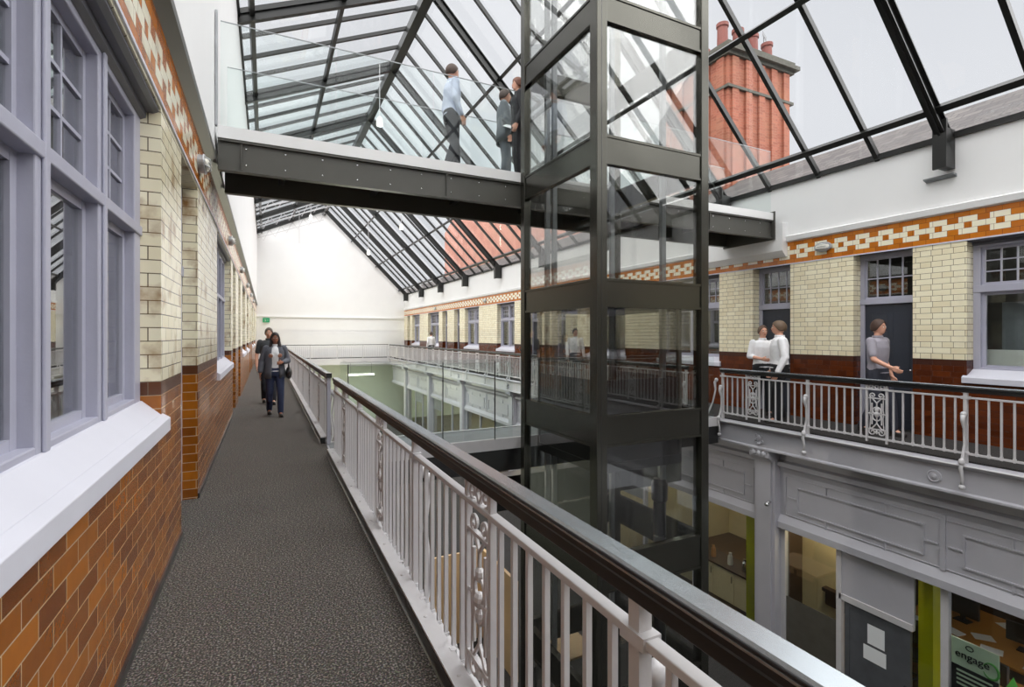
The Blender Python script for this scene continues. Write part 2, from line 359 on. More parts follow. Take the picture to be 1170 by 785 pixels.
# white upper walls
o = MB().box(-.95, -.55, Y0, Y1, 3.67, LE).build('wall_left_upper', W['plaster']); struct(o, 'tall white plaster wall above the left brickwork')
o = MB().prism([(-.61, 3.62), (-.525, 3.67), (-.525, 3.74), (-.56, 3.80), (-.61, 3.80)], 'y', Y0, Y1).build('trim_2', W['beam']); struct(o, 'dark lip above the left patterned band')
mb = MB().box(XR, XR+.35, Y0, Y1, 3.52, RE-.02); mb.prism([(XR+.02, 3.50), (XR-.05, 3.53), (XR-.07, 3.62), (XR+.02, 3.66)], 'y', Y0, Y1)
o = mb.build('wall_right_upper', W['plaster']); struct(o, 'white plaster band above the right brickwork')
o = MB().prism([(XR-.055, 3.22), (XR-.16, 3.34), (XR-.16, 3.9), (XR+.0, 3.9), (XR+.0, 3.22)], 'y', 6.75, 9.0).build('trim_3', W['plaster']); struct(o, 'white boxed bulkhead where the footbridge meets the wall')
for nm, x, z0 in (('trim_4', XL, 3.10), ('trim_5', XR, 3.055)):
    s_ = 1 if x < 0 else -1
    o = MB().box(x, x+s_*.012, Y0, Y1, z0, z0+.022).build(nm, W['sill']); struct(o, 'thin white line under the patterned band')
o = MB().box(XL, XL+.015, Y0, 4.78, 0, .05).box(XL, XL+.015, 5.86, 11.75, 0, .05).build('baseboard_left', W['black']); struct(o)
# far gable
mb = MB().prism([(-.95, GZ), (XR+.35, GZ), (XR+.35, RE), (RX, RZ), (-.95, LE)], 'y', Y1, Y1+.3)
o = mb.build('wall_back', W['plaster']); struct(o, 'white far gable wall')
o = MB().box(-.6, XR, Y1-.08, Y1, 2.86, 2.94).build('trim_6', W['plaster']); struct(o, 'ledge across the far gable wall')
o = MB().box(-.6, XR, Y1-.05, Y1, GZ, -.5).build('wall_back_lower', W['gwall']); struct(o, 'pale green lower end wall')
mb = MB().prism([(-.95, GZ), (XR+.35, GZ), (XR+.35, RE), (RX, RZ), (-.95, LE)], 'y', Y0-.3, Y0)
o = mb.build('wall_front', W['plaster']); struct(o)
o = MB().box(-1.0, -.7, Y0, Y1, GZ, -.16).build('wall_left_lower', W['gwall']); struct(o)

# ------------------------------------------------------------------ windows and doors in the galleries
NW = [0]; ND = [0]
def window(s, face, y0, y1, zs, zh, zt0, zt1, nl, cols, rows, lab, deep=.11, fine=True, fw=.15, mw=.14, mats='frame'):
    NW[0] += 1
    X = lambda d: face+s*d
    r = thing('window_%d' % NW[0], (face+s*.12, (y0+y1)/2, zs)); struct(r, lab)
    f = MB()
    xa, xb = X(deep), X(deep+.09)
    f.box(xa, xb, y0, y0+fw, zs, zh).box(xa, xb, y1-fw, y1, zs, zh)
    e_ = .0015
    f.box(X(deep+e_), X(deep+.09-e_), y0+e_, y1-e_, zh-.12, zh-e_)
    f.box(X(deep+e_), X(deep+.09-e_), y0+e_, y1-e_, zs+.06, zs+.13)
    f.box(X(deep-.012), X(deep+.09-e_), y0+e_, y1-e_, zt0, zt1)
    w = (y1-y0-2*fw-(nl-1)*mw)/nl; ys = []
    for i in range(nl):
        a = y0+fw+i*(w+mw); ys.append((a, a+w))
        if i < nl-1:
            f.box(xa, xb, a+w, a+w+mw, zs, zh); f.box(X(deep-.014), xa, a+w+mw/2-.025, a+w+mw/2+.025, zs+.1, zh-.05)
    f.build('window_frame', W['frame'], r, bevel=.006 if fine else 0)
    MB().prism([(X(.012), zh-.02), (X(.04), zh-.035), (X(deep-.03), zh-.035), (X(deep-.03), zh-.07), (X(deep), zh-.085), (X(deep), zh), (X(.012), zh)], 'y', y0, y1).build('head_lining', W['lining'], r)
    for a, b in ys:
        q = MB(); xa2, xb2 = X(deep+.05), X(deep+.085); sw = .038
        xc, xd = X(deep+.0515), X(deep+.0835)
        q.box(xa2, xb2, a, a+sw, zt1, zh-.1).box(xa2, xb2, b-sw, b, zt1, zh-.1).box(xc, xd, a+.001, b-.001, zt1+.001, zt1+sw).box(xc, xd, a+.001, b-.001, zh-.12-sw, zh-.101)
        for c in range(1, cols): yy = a+sw+(b-a-2*sw)*c/cols; q.box(X(deep+.054), X(deep+.081), yy-.009, yy+.009, zt1, zh-.1)
        for c in range(1, rows): zz = zt1+sw+(zh-.12-zt1-2*sw)*c/rows; q.box(X(deep+.056), X(deep+.079), a+.001, b-.001, zz-.009, zz+.009)
        q.build('top_light', W['frame'], r)
        q = MB(); z0 = zs+.11
        q.box(xa2, xb2, a, a+.05, z0, zt0).box(xa2, xb2, b-.05, b, z0, zt0).box(xc, xd, a+.001, b-.001, z0+.001, z0+.06).box(xc, xd, a+.001, b-.001, zt0-.045, zt0-.001)
        q.build('sash', W['frame'], r)
        MB().box(X(deep+.066), X(deep+.072), a+.01, b-.01, zs+.1, zh-.08).build('glass_pane', W['glass'], r)
    mb = MB().prism([(X(deep+.05), zs+.12), (X(deep-.01), zs+.10), (X(-.045), zs-.02), (X(-.045), zs-.10), (X(.0), zs-.10), (X(.0), zs-.13), (X(deep+.05), zs-.13)], 'y', y0-.04, y1+.04)
    # keep the sill out of the jambs: nose outside, body inside
    mb = MB().prism([(X(deep+.09), zs+.12), (X(deep-.01), zs+.10), (X(0.0), zs+.008), (X(0.0), zs), (X(deep+.09), zs)], 'y', y0, y1)
    mb.prism([(X(0), zs+.01), (X(-.045), zs-.02), (X(-.045), zs-.105), (X(0), zs-.105)], 'y', y0-.05, y1+.05)
    mb.build('window_sill', W['sill'], r, bevel=.004)
    return r
def door(s, face, y0, y1, zh, ztr, lab, deep=.13, cols=4, rows=2):
    ND[0] += 1; X = lambda d: face+s*d
    r = thing('door_%d' % ND[0], (face+s*.16, (y0+y1)/2, 0)); struct(r, lab)
    f = MB(); xa, xb = X(deep), X(deep+.08)
    f.box(xa, xb, y0, y0+.07, 0, zh).box(xa, xb, y1-.07, y1, 0, zh).box(X(deep+.001), X(deep+.079), y0+.001, y1-.001, zh-.08, zh-.001).box(X(deep-.015), X(deep+.079), y0+.001, y1-.001, ztr, ztr+.1)
    f.build('door_frame', W['frame'], r, bevel=.005)
    q = MB(); a, b = y0+.07, y1-.07; z0, z1 = ztr+.1, zh-.08; xa2, xb2 = X(deep+.03), X(deep+.06)
    q.box(xa2, xb2, a, a+.03, z0, z1).box(xa2, xb2, b-.03, b, z0, z1).box(X(deep+.0315), X(deep+.0585), a+.001, b-.001, z0, z0+.03).box(X(deep+.0315), X(deep+.0585), a+.001, b-.001, z1-.03, z1)
    for c in range(1, cols): yy = a+(b-a)*c/cols; q.box(X(deep+.033), X(deep+.057), yy-.01, yy+.01, z0, z1)
    for c in range(1, rows): zz = z0+(z1-z0)*c/rows; q.box(X(deep+.035), X(deep+.055), a, b, zz-.01, zz+.01)
    q.build('fanlight', W['frame'], r)
    MB().box(X(deep+.043), X(deep+.048), a+.005, b-.005, z0+.005, z1-.005).build('glass_pane', W['glass'], r)
    lf = MB().box(X(deep+.035), X(deep+.075), a, b, .01, ztr)
    w = (b-a)
    for (u0, u1) in ((.12, .46), (.54, .88)):
        for (v0, v1) in ((.16, .82), (1.0, ztr-.14)):
            lf.box(X(deep+.028), X(deep+.036), a+w*u0, a+w*u1, v0, v0+.018).box(X(deep+.028), X(deep+.036), a+w*u0, a+w*u1, v1-.018, v1)
            lf.box(X(deep+.029), X(deep+.036), a+w*u0, a+w*u0+.018, v0+.002, v1-.002).box(X(deep+.029), X(deep+.036), a+w*u1-.018, a+w*u1, v0+.002, v1-.002)
    d = lf.build('door_leaf', W['doorblue'], r)
    MB().ell((X(deep+.0), a+.06, 1.02), (.025, .025, .025), 10, 8).build('door_handle', W['chrome'], d, smooth=True)
    return r
for i, (a, b, c, d) in enumerate(LW):
    window(-1, XL, a, b, c, d, 2.25, 2.31, 4, 2, 3, 'lavender grey sash window in the left wall, window %d from the near end' % (i+1))
for i, (a, b) in enumerate(LD): door(-1, XL, a, b, 3.08, 2.19, 'panelled door in the left wall')
for i, (a, b, c, d) in enumerate(RW):
    window(1, XR, a, b, c, d, 2.27, 2.38, 2, 6 if b-a > 2.5 else 4, 3, 'grey framed window in the right gallery wall', deep=.19, fw=.09, mw=.12)
for i, (a, b) in enumerate(RD): door(1, XR, a, b, 3.07, 2.17, 'dark slate door with fanlight in the right gallery', deep=.21)
# rooms behind the walls
def room(x0, x1, y0, y1, z0, z1, mat, nm, open_side):
    t = .05; mb = MB()
    mb.box(x0, x1, y0, y1, z0-t, z0).box(x0, x1, y0, y1, z1, z1+t).box(x0, x1, y0, y0+t, z0, z1).box(x0, x1, y1-t, y1, z0, z1)
    if open_side < 0: mb.box(x1-t, x1, y0, y1, z0, z1)
    else: mb.box(x0, x0+t, y0, y1, z0, z1)
    return struct(mb.build(nm, mat), 'room behind the windows')
room(-4.2, XL-.33, Y0, Y1, -.05, 3.5, W['darkroom'], 'wall_office_left', 1)
room(XR+.33, 13.2, Y0, Y1, -.05, 3.3, W['darkroom'], 'wall_office_right', -1)
for y in (2.2, 12, 22, 32): point((11.4, y, 2.8), 80, (1, .93, .82), .04)
for y in (2.5, 10, 18): point((-2.6, y, 2.9), 6, (1, .93, .85), .04)

# ------------------------------------------------------------------ glazed roof
rf = thing('ceiling', (RX, 16, RZ)); struct(rf, 'pitched glass roof on charcoal steel frame')
def slopebar(mb, xa, xb, f, y, w, h, off):
    p = Vector((xa, y, f(xa)+off)); q = Vector((xb, y, f(xb)+off)); mb.bar(p, q, w, h, (0, 0, 1))
# orientation: bar() width along d x up = Y, height normal to slope
trY = [4.03+4.15*k for k in range(-2, 9)]
for y in trY:
    mb = MB(); slopebar(mb, XR-.03, RX, sr, y, .13, .02, -.10); slopebar(mb, XR-.03, RX, sr, y, .13, .02, -.36); slopebar(mb, XR-.03, RX, sr, y, .03, .25, -.23)
    mb.box(XR-.32, XR-.02, y-.065, y+.065, 4.18, 4.78); mb.box(XR-.34, XR-.30, y-.09, y+.09, 4.16, 4.9)
    mb.build('rafter', W['roofsteel'], rf)
    mb = MB(); slopebar(mb, -.56, RX, sl, y, .13, .02, -.10); slopebar(mb, -.56, RX, sl, y, .13, .02, -.30); slopebar(mb, -.56, RX, sl, y, .03, .2, -.20)
    mb.build('rafter', W['roofsteel'], rf)
y = Y0+.3; k = 0; bars = []
yy = [4.03+4.15/4*k for k in range(-10, 34)]
for y in yy:
    if not any(abs(y-t) < .1 for t in trY) and y < Y1:
        mb = MB(); slopebar(mb, XR+.02, RX, sr, y, .072, .09, -.03); mb.build('glazing_bar', W['roofsteel'], rf)
    if y < Y1:
        mb = MB(); slopebar(mb, -.56, RX, sl, y, .08, .09, -.03); mb.build('glazing_bar', W['roofsteel'], rf)
for x, w in ((9.11, .10), (7.4, .085), (5.65, .085)):
    MB().bar((x, Y0, sr(x)-.13), (x, Y1, sr(x)-.13), w, .10, (1, 0, 1)).build('purlin', W['roofsteel'], rf)
for x in (-.28, 1.63): MB().bar((x, Y0, sl(x)-.12), (x, Y1, sl(x)-.12), .10, .10, (-.4, 0, 1)).build('purlin', W['roofsteel'], rf)
MB().box(RX-.12, RX+.12, Y0, Y1, RZ-.34, RZ-.06).build('ridge_beam', W['roofsteel'], rf)
MB().box(XR-.05, XR+.12, Y0, Y1, RE-.06, RE+.03).build('eaves_gutter', W['roofsteel'], rf)
MB().box(-.62, -.50, Y0, Y1, LE-.10, LE+.02).build('eaves_gutter', W['roofsteel'], rf)
MB().prism([(XR+.12, sr(XR+.12)+.02), (RX, RZ+.02), (RX, RZ+.035), (XR+.12, sr(XR+.12)+.035)], 'y', Y0, Y1).build('roof_glass', W['glassroof'], rf)
MB().prism([(-.95, sl(-.95)+.02), (RX, RZ+.02), (RX, RZ+.035), (-.95, sl(-.95)+.035)], 'y', Y0, Y1).build('roof_glass', W['glassroof'], rf)
for y in trY[7:]:
    mb = MB(); zc = sl(-.4)-.2
    for k in range(6):
        xa = -.5+k*.7; mb.tube([(xa, y, sl(xa)-.3), (xa+.35, y, sl(xa)-.75), (xa+.7, y, sl(xa+.7)-.3)], .018, 6)
    mb.tube([(-.5, y, sl(-.5)-.6), (3.6, y, sl(3.6)-.85)], .022, 6); mb.build('truss_rod', W['rail'], rf)

# ------------------------------------------------------------------ outside: slate roof, chimney, building
mb = MB().prism([(9.95, 4.55), (12.4, 6.12), (12.4, 5.9), (9.95, 4.3)], 'y', Y0, 60)
o = mb.build('neighbouring_roof', W['slates']); struct(o, 'grey slate roof beyond the right eaves')
ch = thing('chimney_stack', (13.4, 11.6, 5.0), 'large red brick chimney stack with clay pots seen through the roof glass', 'chimney')
cx0, cx1, cy0, cy1 = 12.02, 14.72, 10.35, 13.0; ct = 9.75
mb = MB().box(cx0, cx1, cy0, cy1, 4.2, ct)
for i in range(5):
    xx = cx0+.12+i*.56; mb.box(xx, xx+.26, cy0-.07, cy0, 4.2, ct-.02); yy_ = cy0+.1+i*.54; mb.box(cx0-.07, cx0, yy_, yy_+.26, 4.2, ct-.02)
mb.build('stack', W['redbrick'], ch)
mb = MB(); mb.box(cx0-.1, cx1+.1, cy0-.1, cy1+.1, ct, ct+.1).box(cx0-.22, cx1+.22, cy0-.22, cy1+.22, ct+.1, ct+.22).box(cx0-.12, cx1+.12, cy0-.12, cy1+.12, ct+.22, ct+.36)
mb.build('cornice', W['stone'], ch)
mb = MB().box(cx0-.09, cx1+.09, cy0-.09, cy1+.09, ct-.95, ct-.87); mb.build('string_course', W['stone'], ch)
for i in range(4):
    for j in range(2):
        cxx, cyy = cx0+.35+i*.66, cy0+.5+j*1.3
        h = .95 if i < 3 else .85
        MB().lathe((cxx, cyy, ct+.3), [(.19, 0), (.19, .1), (.16, .14), (.15, h-.12), (.18, h-.1), (.18, h), (.13, h), (.13, h-.3)], 16).build('chimney_pot', W['terra'], ch, smooth=False)
mb = MB().tube([(14.2, 10.85, ct+1.0), (14.2, 10.85, ct+1.35)], .012, 6).tube([(13.95, 10.7, ct+1.3), (14.5, 11.0, ct+1.42)], .01, 6)
for k in range(5):
    a = Vector((13.95, 10.7, ct+1.3)).lerp(Vector((14.5, 11.0, ct+1.42)), k/4); mb.tube([a+Vector((0, 0, -.09)), a+Vector((.02, 0, .09))], .008, 5)
mb.build('aerial', W['black'], ch)
mb = MB().box(14, 22, 26, 42, -4, 10.5); mb.prism([(26, 10.5), (34, 13.5), (42, 10.5)], 'x', 14, 22)
b2 = thing('brick_building', (18, 34, -4), 'red brick building outside beyond the far roof glass', 'building')
mb.build('wall', plain('sky_washed_red_brick', rgb(186, 132, 116), .85, 0, .12, 1.5), b2)  # brick colour paled to include the sky reflection washing over it
MB().box(13.9, 14.03, 26, 42, 6.0, 6.3).build('string_course', W['slate'], b2)

# ------------------------------------------------------------------ balustrades
def spiral(c, r0, turns, sgn, start, n=22):
    out = []
    for i in range(n+1):
        t = i/n; a = start+sgn*turns*2*PI*t; r = r0*(1-.82*t); out.append((c[0]+r*math.cos(a), c[1]+r*math.sin(a)))
    return out
def panel_mesh(zb, zt, zh, x, yc, r=.010, seg=6):
    mb = MB(); H = zt-zb; P = lambda pts: [(x, yc+a, zb+b) for a, b in pts]
    def T(pts, rr=r): mb.tube(P(pts), rr, seg)
    for s in (-1, 1):
        mb.box(x-.014, x+.014, yc+s*.135-.014, yc+s*.135+.014, zb-.06, zh)
        T([(s*.065, .20), (s*.065, H-.20)]); T([(s*.095, .12), (s*.085, .3), (s*.095, H/2), (s*.085, H-.3), (s*.09, H-.12)], .007)
        T(spiral((s*.06, .09), .055, 1.3, -s, PI/2 if s > 0 else PI/2)); T(spiral((s*.055, H-.09), .045, 1.3, s, -PI/2))
        T([(s*.06, .145), (0, .22), (0, .34)]); T([(s*.055, H-.14), (0, H-.2), (0, H-.27)])
        T(spiral((s*.07, H+(zh-zt)*.45), .04, 1.2, s, -PI/2)); T([(0, H+.005), (s*.03, H+(zh-zt)*.5), (0, H+(zh-zt)*.9)])
        T([(s*.135, H/2), (s*.065, H/2)], .009)
    for dz in (-.045, .045):
        T([(.055*math.cos(t*PI/8), H/2+dz+.055*math.sin(t*PI/8)) for t in range(17)])
    for z in (.34, H-.30): mb.ell((x, yc, zb+z), (.022, .03, .035), 8, 6)
    mb.ell((x, yc, zb+H/2), (.028, .036, .036), 8, 6); mb.ell((x, yc, zb+.09), (.02, .02, .03), 8, 6)
    for z in (.13, H-.13): mb.box(x-.012, x+.012, yc-.13, yc+.13, zb+z-.008, zb+z+.008)
    return mb
def balustrade(lab, x, y0, y1, zb, zt, zh, pan0, side, scroll=True, capcol='railcap', hw=.08, spacing=.127):
    """pan0: y of one ornamental panel, repeats every 2.1; side=+1 : void is at larger X"""
    r = thing('balustrade', (x, (y0+y1)/2, 0), lab, 'railing')
    h2 = hw/2
    hr = MB().prism([(x-h2, zh-.004), (x-h2, zh-.035), (x-h2+.009, zh-.048), (x-h2+.009, zh-.084), (x+h2-.009, zh-.084), (x+h2-.009, zh-.048), (x+h2, zh-.035), (x+h2, zh-.004)], 'y', y0-.03, y1+.03).build('handrail', W['railblack'], r, bevel=.004)
    MB().box(x-h2-.0015, x-h2+.004, y0-.03, y1+.03, zh-.019, zh-.013).build('edge_line', W[capcol], hr)
    MB().prism([(x-h2+.004, zh-.004), (x-h2+.010, zh+.002), (x+h2-.010, zh+.002), (x+h2-.004, zh-.004)], 'y', y0-.03, y1+.03).build('handrail_sheen', W[capcol], hr)  # top strip kept pale to stand for reflected sky
    MB().box(x-.02, x+.02, y0, y1, zt-.012, zt+.012).build('top_rail', W['rail'], r, bevel=.003)
    MB().box(x-.018, x+.018, y0, y1, zb-.012, zb+.012).build('bottom_rail', W['rail'], r)
    pans = [pan0+2.1*k for k in range(-30, 30) if y0+.15 < pan0+2.1*k < y1-.1]
    posts = [p for p in [pan0+1.05+2.1*k for k in range(-30, 30)] if y0+.05 < p < y1-.05]+[y0+.02, y1-.02]
    pm = None
    for p in sorted(pans, key=abs):
        if pm is None: pm = panel_mesh(zb, zt, zh-.07, x, 0).build('ornamental_panel', W['rail'], r); q = pm
        else: q = pm.copy(); C.objects.link(q)
        q.location = (0, p, 0)
    pm2 = bm_ = None
    for p in posts:
        if pm2 is None:
            mb = MB().box(x-.02, x+.02, -.02, .02, zb-.14, zh-.07).box(x-.028, x+.028, -.045, .045, zt-.018, zt+.018).box(x-.025, x+.025, -.035, .035, zh-.085, zh-.07)
            mb.lathe((x, 0, zb), [(.03, 0), (.034, .015), (.03, .03)], 10)
            pm2 = mb.build('post', W['rail'], r); q = pm2
            if scroll:
                mb = MB(); X = x+side*.03
                if side < 0:
                    mb.tube([(x-.03, 0, .60), (x-.075, 0, .585), (x-.085, 0, .52), (x-.045, 0, .42), (x-.04, 0, .22), (x-.085, 0, .06), (x-.13, 0, -.08), (x-.09, 0, -.20), (x-.10, 0, -.30)], [.022, .03, .022, .015, .014, .018, .024, .018, .022], 8)
                    mb.ell((x-.06, 0, .61), (.04, .032, .034), 10, 7); mb.ell((x-.10, 0, -.32), (.04, .034, .036), 10, 7); mb.ell((x-.11, 0, 0.0), (.04, .034, .05), 10, 7)
                a = [] if side < 0 else [(X, 0, zt-.12), (X+side*.05, 0, zt-.14), (X+side*.07, 0, zt-.20), (X+side*.05, 0, zt-.30), (X+side*.03, 0, (zb+zt)/2-.05), (X+side*.06, 0, zb+.12), (X+side*.07, 0, zb), (X+side*.03, 0, zb-.12), (X+side*.05, 0, zb-.2)]
                if a: mb.tube(a, [.02, .024, .02, .014, .013, .014, .018, .016, .022], 8); mb.ell((X+side*.02, 0, zt-.11), (.034, .028, .034), 10, 7); mb.ell((X+side*.05, 0, zb-.21), (.032, .028, .03), 10, 7)
                bm_ = mb.build('scroll_bracket', W['rail'], r, smooth=True)
                bm_.location = (0, p, 0)
        else:
            q = pm2.copy(); C.objects.link(q)
            if bm_: b = bm_.copy(); C.objects.link(b); b.location = (0, p, 0)
        q.location = (0, p, 0)
    ys = []; y = y0+.12
    marks = sorted([(p-.16, p+.16) for p in pans]+[(p-.05, p+.05) for p in posts]+[(y0, y0+.05), (y1-.05, y1)])
    for (a0, a1), (b0, b1) in zip(marks[:-1], marks[1:]):
        L = b0-a1; n = int(round(L/spacing)); n = max(1, n)
        if L > .12:
            for k in range(n): ys.append(a1+L*(k+.5)/n)
    ys.sort(key=abs); bal = None
    for p in ys[:100]:
        if bal is None:
            bal = MB().box(x-.010, x+.010, -.010, .010, zb-.02, zt).box(x-.014, x+.014, -.014, .014, zb, zb+.03).build('baluster', W['rail'], r); q = bal
        else: q = bal.copy(); C.objects.link(q)
        q.location = (0, p, 0)
    if ys[100:]:
        mb = MB()
        for p in ys[100:]: mb.box(x-.010, x+.010, p-.010, p+.010, zb-.02, zt)
        mb.build('baluster', W['rail'], r)['kind'] = 'stuff'
    # parts were built about y=0 in world, thing sits elsewhere
    return r
def fixcopies(r):
    pass
balustrade('pale iron balustrade with dark handrail beside the near left walkway', .84, -3.0, 7.12, .05, .872, 1.05, 2.04, 1)
balustrade('far pale iron balustrade with dark handrail along the left walkway, beyond the gap', .84, 8.02, 36.9, .05, .872, 1.05, 9.4, 1)
balustrade('near grey iron balustrade on the right gallery, in front of the two dark doors', 8.08, -3.0, 7.1, .10, .818, .965, 4.30, -1, hw=.07)
er = [o for o in C.objects if o.name == 'balustrade.002'][0]
mb = MB(); mb.tube([(7.98, 7.13, .74), (7.95, 7.16, .70), (7.96, 7.15, .55), (7.94, 7.2, .3), (7.90, 7.28, .08), (7.88, 7.30, -.02)], [.02, .024, .016, .015, .018, .02], 8)
mb.tube([(7.88, 7.24+a, -.06+b) for a, b in spiral((0, 0), .08, 1.4, -1, .6, 24)], .018, 8); mb.ell((7.97, 7.14, .74), (.035, .035, .04), 10, 7); mb.build('end_scroll', W['rail'], er, smooth=True)
balustrade('far grey iron balustrade on the right gallery, beyond the lift', 8.08, 8.02, 36.8, .10, .818, .965, 9.4, -1, hw=.07)
# end rail along the far gable walkway (runs in X)
r = thing('balustrade', (4.4, 36.9, 0), 'pale balustrade with thin dark handrail across the far end of the atrium', 'railing')
MB().box(.88, 8.0, 36.86, 36.93, .92, .965).build('handrail', W['black'], r)
MB().box(.88, 8.0, 36.88, 36.91, .80, .82).build('top_rail', W['rail'], r); MB().box(.88, 8.0, 36.88, 36.91, .09, .11).build('bottom_rail', W['rail'], r)
bal = None
for k in range(54):
    if bal is None: bal = MB().box(.99-.01, .99+.01, 36.885, 36.905, .09, .81).build('baluster', W['rail'], r); q = bal
    else: q = bal.copy(); C.objects.link(q)
    q.location = (k*.13, 0, 0)
for x in (.95, 2.7, 4.45, 6.2, 7.95): MB().box(x-.02, x+.02, 36.87, 36.92, -.1, .93).build('post', W['rail'], r)
o = MB().box(.8, 8.1, 36.78, 36.9, -.45, 0).build('trim_7', W['entab']); struct(o, 'grey edge beam of the far walkway')
# kerb beneath the left rails
for (a, b) in ((-3.0, 7.14), (8.0, 36.85)):
    o = MB().box(.730, .800, a, b, 0, .086).build('trim_8', W['black']); struct(o, 'dark kerb under the left balustrade')
    mb = MB().box(.734, .818, a, b, .086, .098)
    y = a+.4
    while y < min(b, 14): mb.ell((.775, y, .099), (.012, .012, .006), 8, 4); mb.box(.80, .83, y+.18, y+.21, .05, .10); y += .525
    o = mb.build('trim_9', W['rail']); struct(o, 'pale plate on top of the kerb')
    o = MB().box(.724, .730, a, b, 0, .008).build('trim_10', W['chrome']); struct(o, 'thin carpet trim')
# end post at the gap
pp = thing('end_post', (.84, 7.95, 0), 'blue-grey square post with black cap at the walkway gap', 'post')
MB().box(.815, .865, 7.93, 7.98, 0, 1.0).build('post', W['frame'], pp); MB().box(.80, .88, 7.90, 8.0, .985, 1.055).build('cap', W['black'], pp)

# ------------------------------------------------------------------ right gallery fascia, entablature, columns, shopfront
mb = MB().box(8.06, 8.14, Y0, 36.9, -.45, -.06)
mb.prism([(8.14, -.02), (8.00, -.03), (7.985, -.055), (8.00, -.085), (8.06, -.11), (8.14, -.11)], 'y', Y0, 36.9)
mb.prism([(8.06, -.40), (8.035, -.42), (8.035, -.45), (8.14, -.45), (8.14, -.40)], 'y', Y0, 36.9)
o = mb.build('trim_11', W['entab'], bevel=.004); struct(o, 'grey moulded edge beam of the right gallery')
mb = MB().tube([(7.99, Y0, -.05), (7.99, 36.9, -.05)], .013, 6)
o = mb.build('trim_12', W['rail']); struct(o, 'rope moulding on the gallery edge')
def roundel(y): 
    mb = MB().lathe((8.06, y, -.27), [(.085, 0), (.085, -.012), (.07, -.02), (.06, -.012), (.035, -.015), (.03, -.03), (.01, -.035)], 20, 'x')
    solo(mb, 'roundel', W['entab'], (8.05, y, -.27), 'small round grey boss on the gallery edge beam', 'ornament', 'round bosses on the gallery edge')
roundel(3.58)
colY = [.95, 6.25, 11.55, 16.85, 22.15, 27.45, 32.75]
XE = 8.34
mb = MB().box(XE, XE+.12, Y0, 36.9, -1.78, -.30)
mb.prism([(XE, -.62), (XE-.07, -.65), (XE-.09, -.72), (XE-.03, -.76), (XE, -.84)], 'y', Y0, 36.9)
mb.prism([(XE, -1.60), (XE-.04, -1.66), (XE-.08, -1.72), (XE-.08, -1.83), (XE+.12, -1.83), (XE+.12, -1.60)], 'y', Y0, 36.9)
o = mb.build('wall_right_entablature', W['entab'], bevel=.003); struct(o, 'grey panelled beam above the shopfront')
def frame_rect(mb, x, ya, yb, za, zb, t=.022, d=.022):
    mb.box(x-d, x, ya, yb, za, za+t).box(x-d, x, ya, yb, zb-t, zb).box(x-d, x, ya, ya+t, za+t, zb-t).box(x-d, x, yb-t, yb, za+t, zb-t)
mb = MB()
for c0, c1 in zip(colY[:-1], colY[1:]):
    a, b = c0+.32, c1-.32; m_ = (a+b)/2
    for ya, yb in ((a+.22, m_-.22), (m_+.22, b-.22)):
        frame_rect(mb, XE, ya, yb, -1.48, -1.04); yc = (ya+yb)/2
        for yy_ in (ya+.5, yb-.5): mb.box(XE-.02, XE, yy_-.01, yy_+.01, -1.60, -1.48); mb.box(XE-.02, XE, yy_-.01, yy_+.01, -1.04, -.92)
        for yy_ in (ya-.16, yb): mb.box(XE-.02, XE, yy_, yy_+.16, -1.27, -1.25)
    mb.box(XE-.03, XE, m_-.03, m_+.03, -1.6, -.84); frame_rect(mb, XE, a, b, -1.58, -.90, .012, .012)
o = mb.build('trim_13', W['entab']); struct(o, 'raised panel mouldings on the beam')
colp = None
for i, y in enumerate(colY):
    c = thing('cast_iron_column', (8.30, y, GZ), ['grey column with moulded capital, nearest the camera', 'grey square column with leafy capital beside the lift', 'grey column, third from the camera', 'grey column, fourth from the camera', 'grey column, fifth from the camera', 'grey column, sixth from the camera', 'grey column, last before the far wall'][i], 'column', 'columns under the right gallery')
    mb = MB().box(8.16, 8.44, y-.15, y+.15, GZ+.4, -.62).box(8.20, 8.46, y-.21, y-.15, GZ+.3, -.62).box(8.20, 8.46, y+.15, y+.21, GZ+.3, -.62)
    mb.build('shaft', W['entab'], c, bevel=.006)
    MB().box(8.12, 8.46, y-.2, y+.2, GZ, GZ+.4).build('base', W['entab'], c, bevel=.01)
    mb = MB().prism([(8.46, -.66), (8.12, -.66), (8.10, -.62), (8.05, -.58), (8.05, -.50), (8.03, -.46), (8.46, -.46)], 'y', y-.2, y+.2)
    for k in (-.10, 0, .10): mb.ell((8.04, y+k, -.52), (.03, .045, .05), 10, 6)
    cap = mb.build('capital', W['entab'], c, bevel=.004)
    mb = MB(); P = lambda pts: [(8.045, y+a, -.28+b) for a, b in pts]
    for s in (-1, 1): mb.tube(P(spiral((s*.06, -.02), .05, 1.2, s, PI/2)), .012, 6); mb.tube(P(spiral((s*.05, .07), .03, 1.0, s, 0)), .009, 6)
    mb.ell((8.045, y, -.25), (.03, .03, .06), 8, 6); mb.ell((8.045, y, -.35), (.035, .04, .03), 8, 6)
    mb.build('scroll_ornament', W['entab'], cap)
# small camera/bracket on the second column
solo(MB().tube([(8.16, 6.10, -1.38), (8.06, 6.08, -1.38)], .02, 8).ell((8.04, 6.08, -1.40), (.045, .045, .04), 10, 8), 'security_camera', W['chrome'], (8.1, 6.09, -1.38), 'small chrome spot camera on the grey column beside the lift', 'camera', smooth=True)
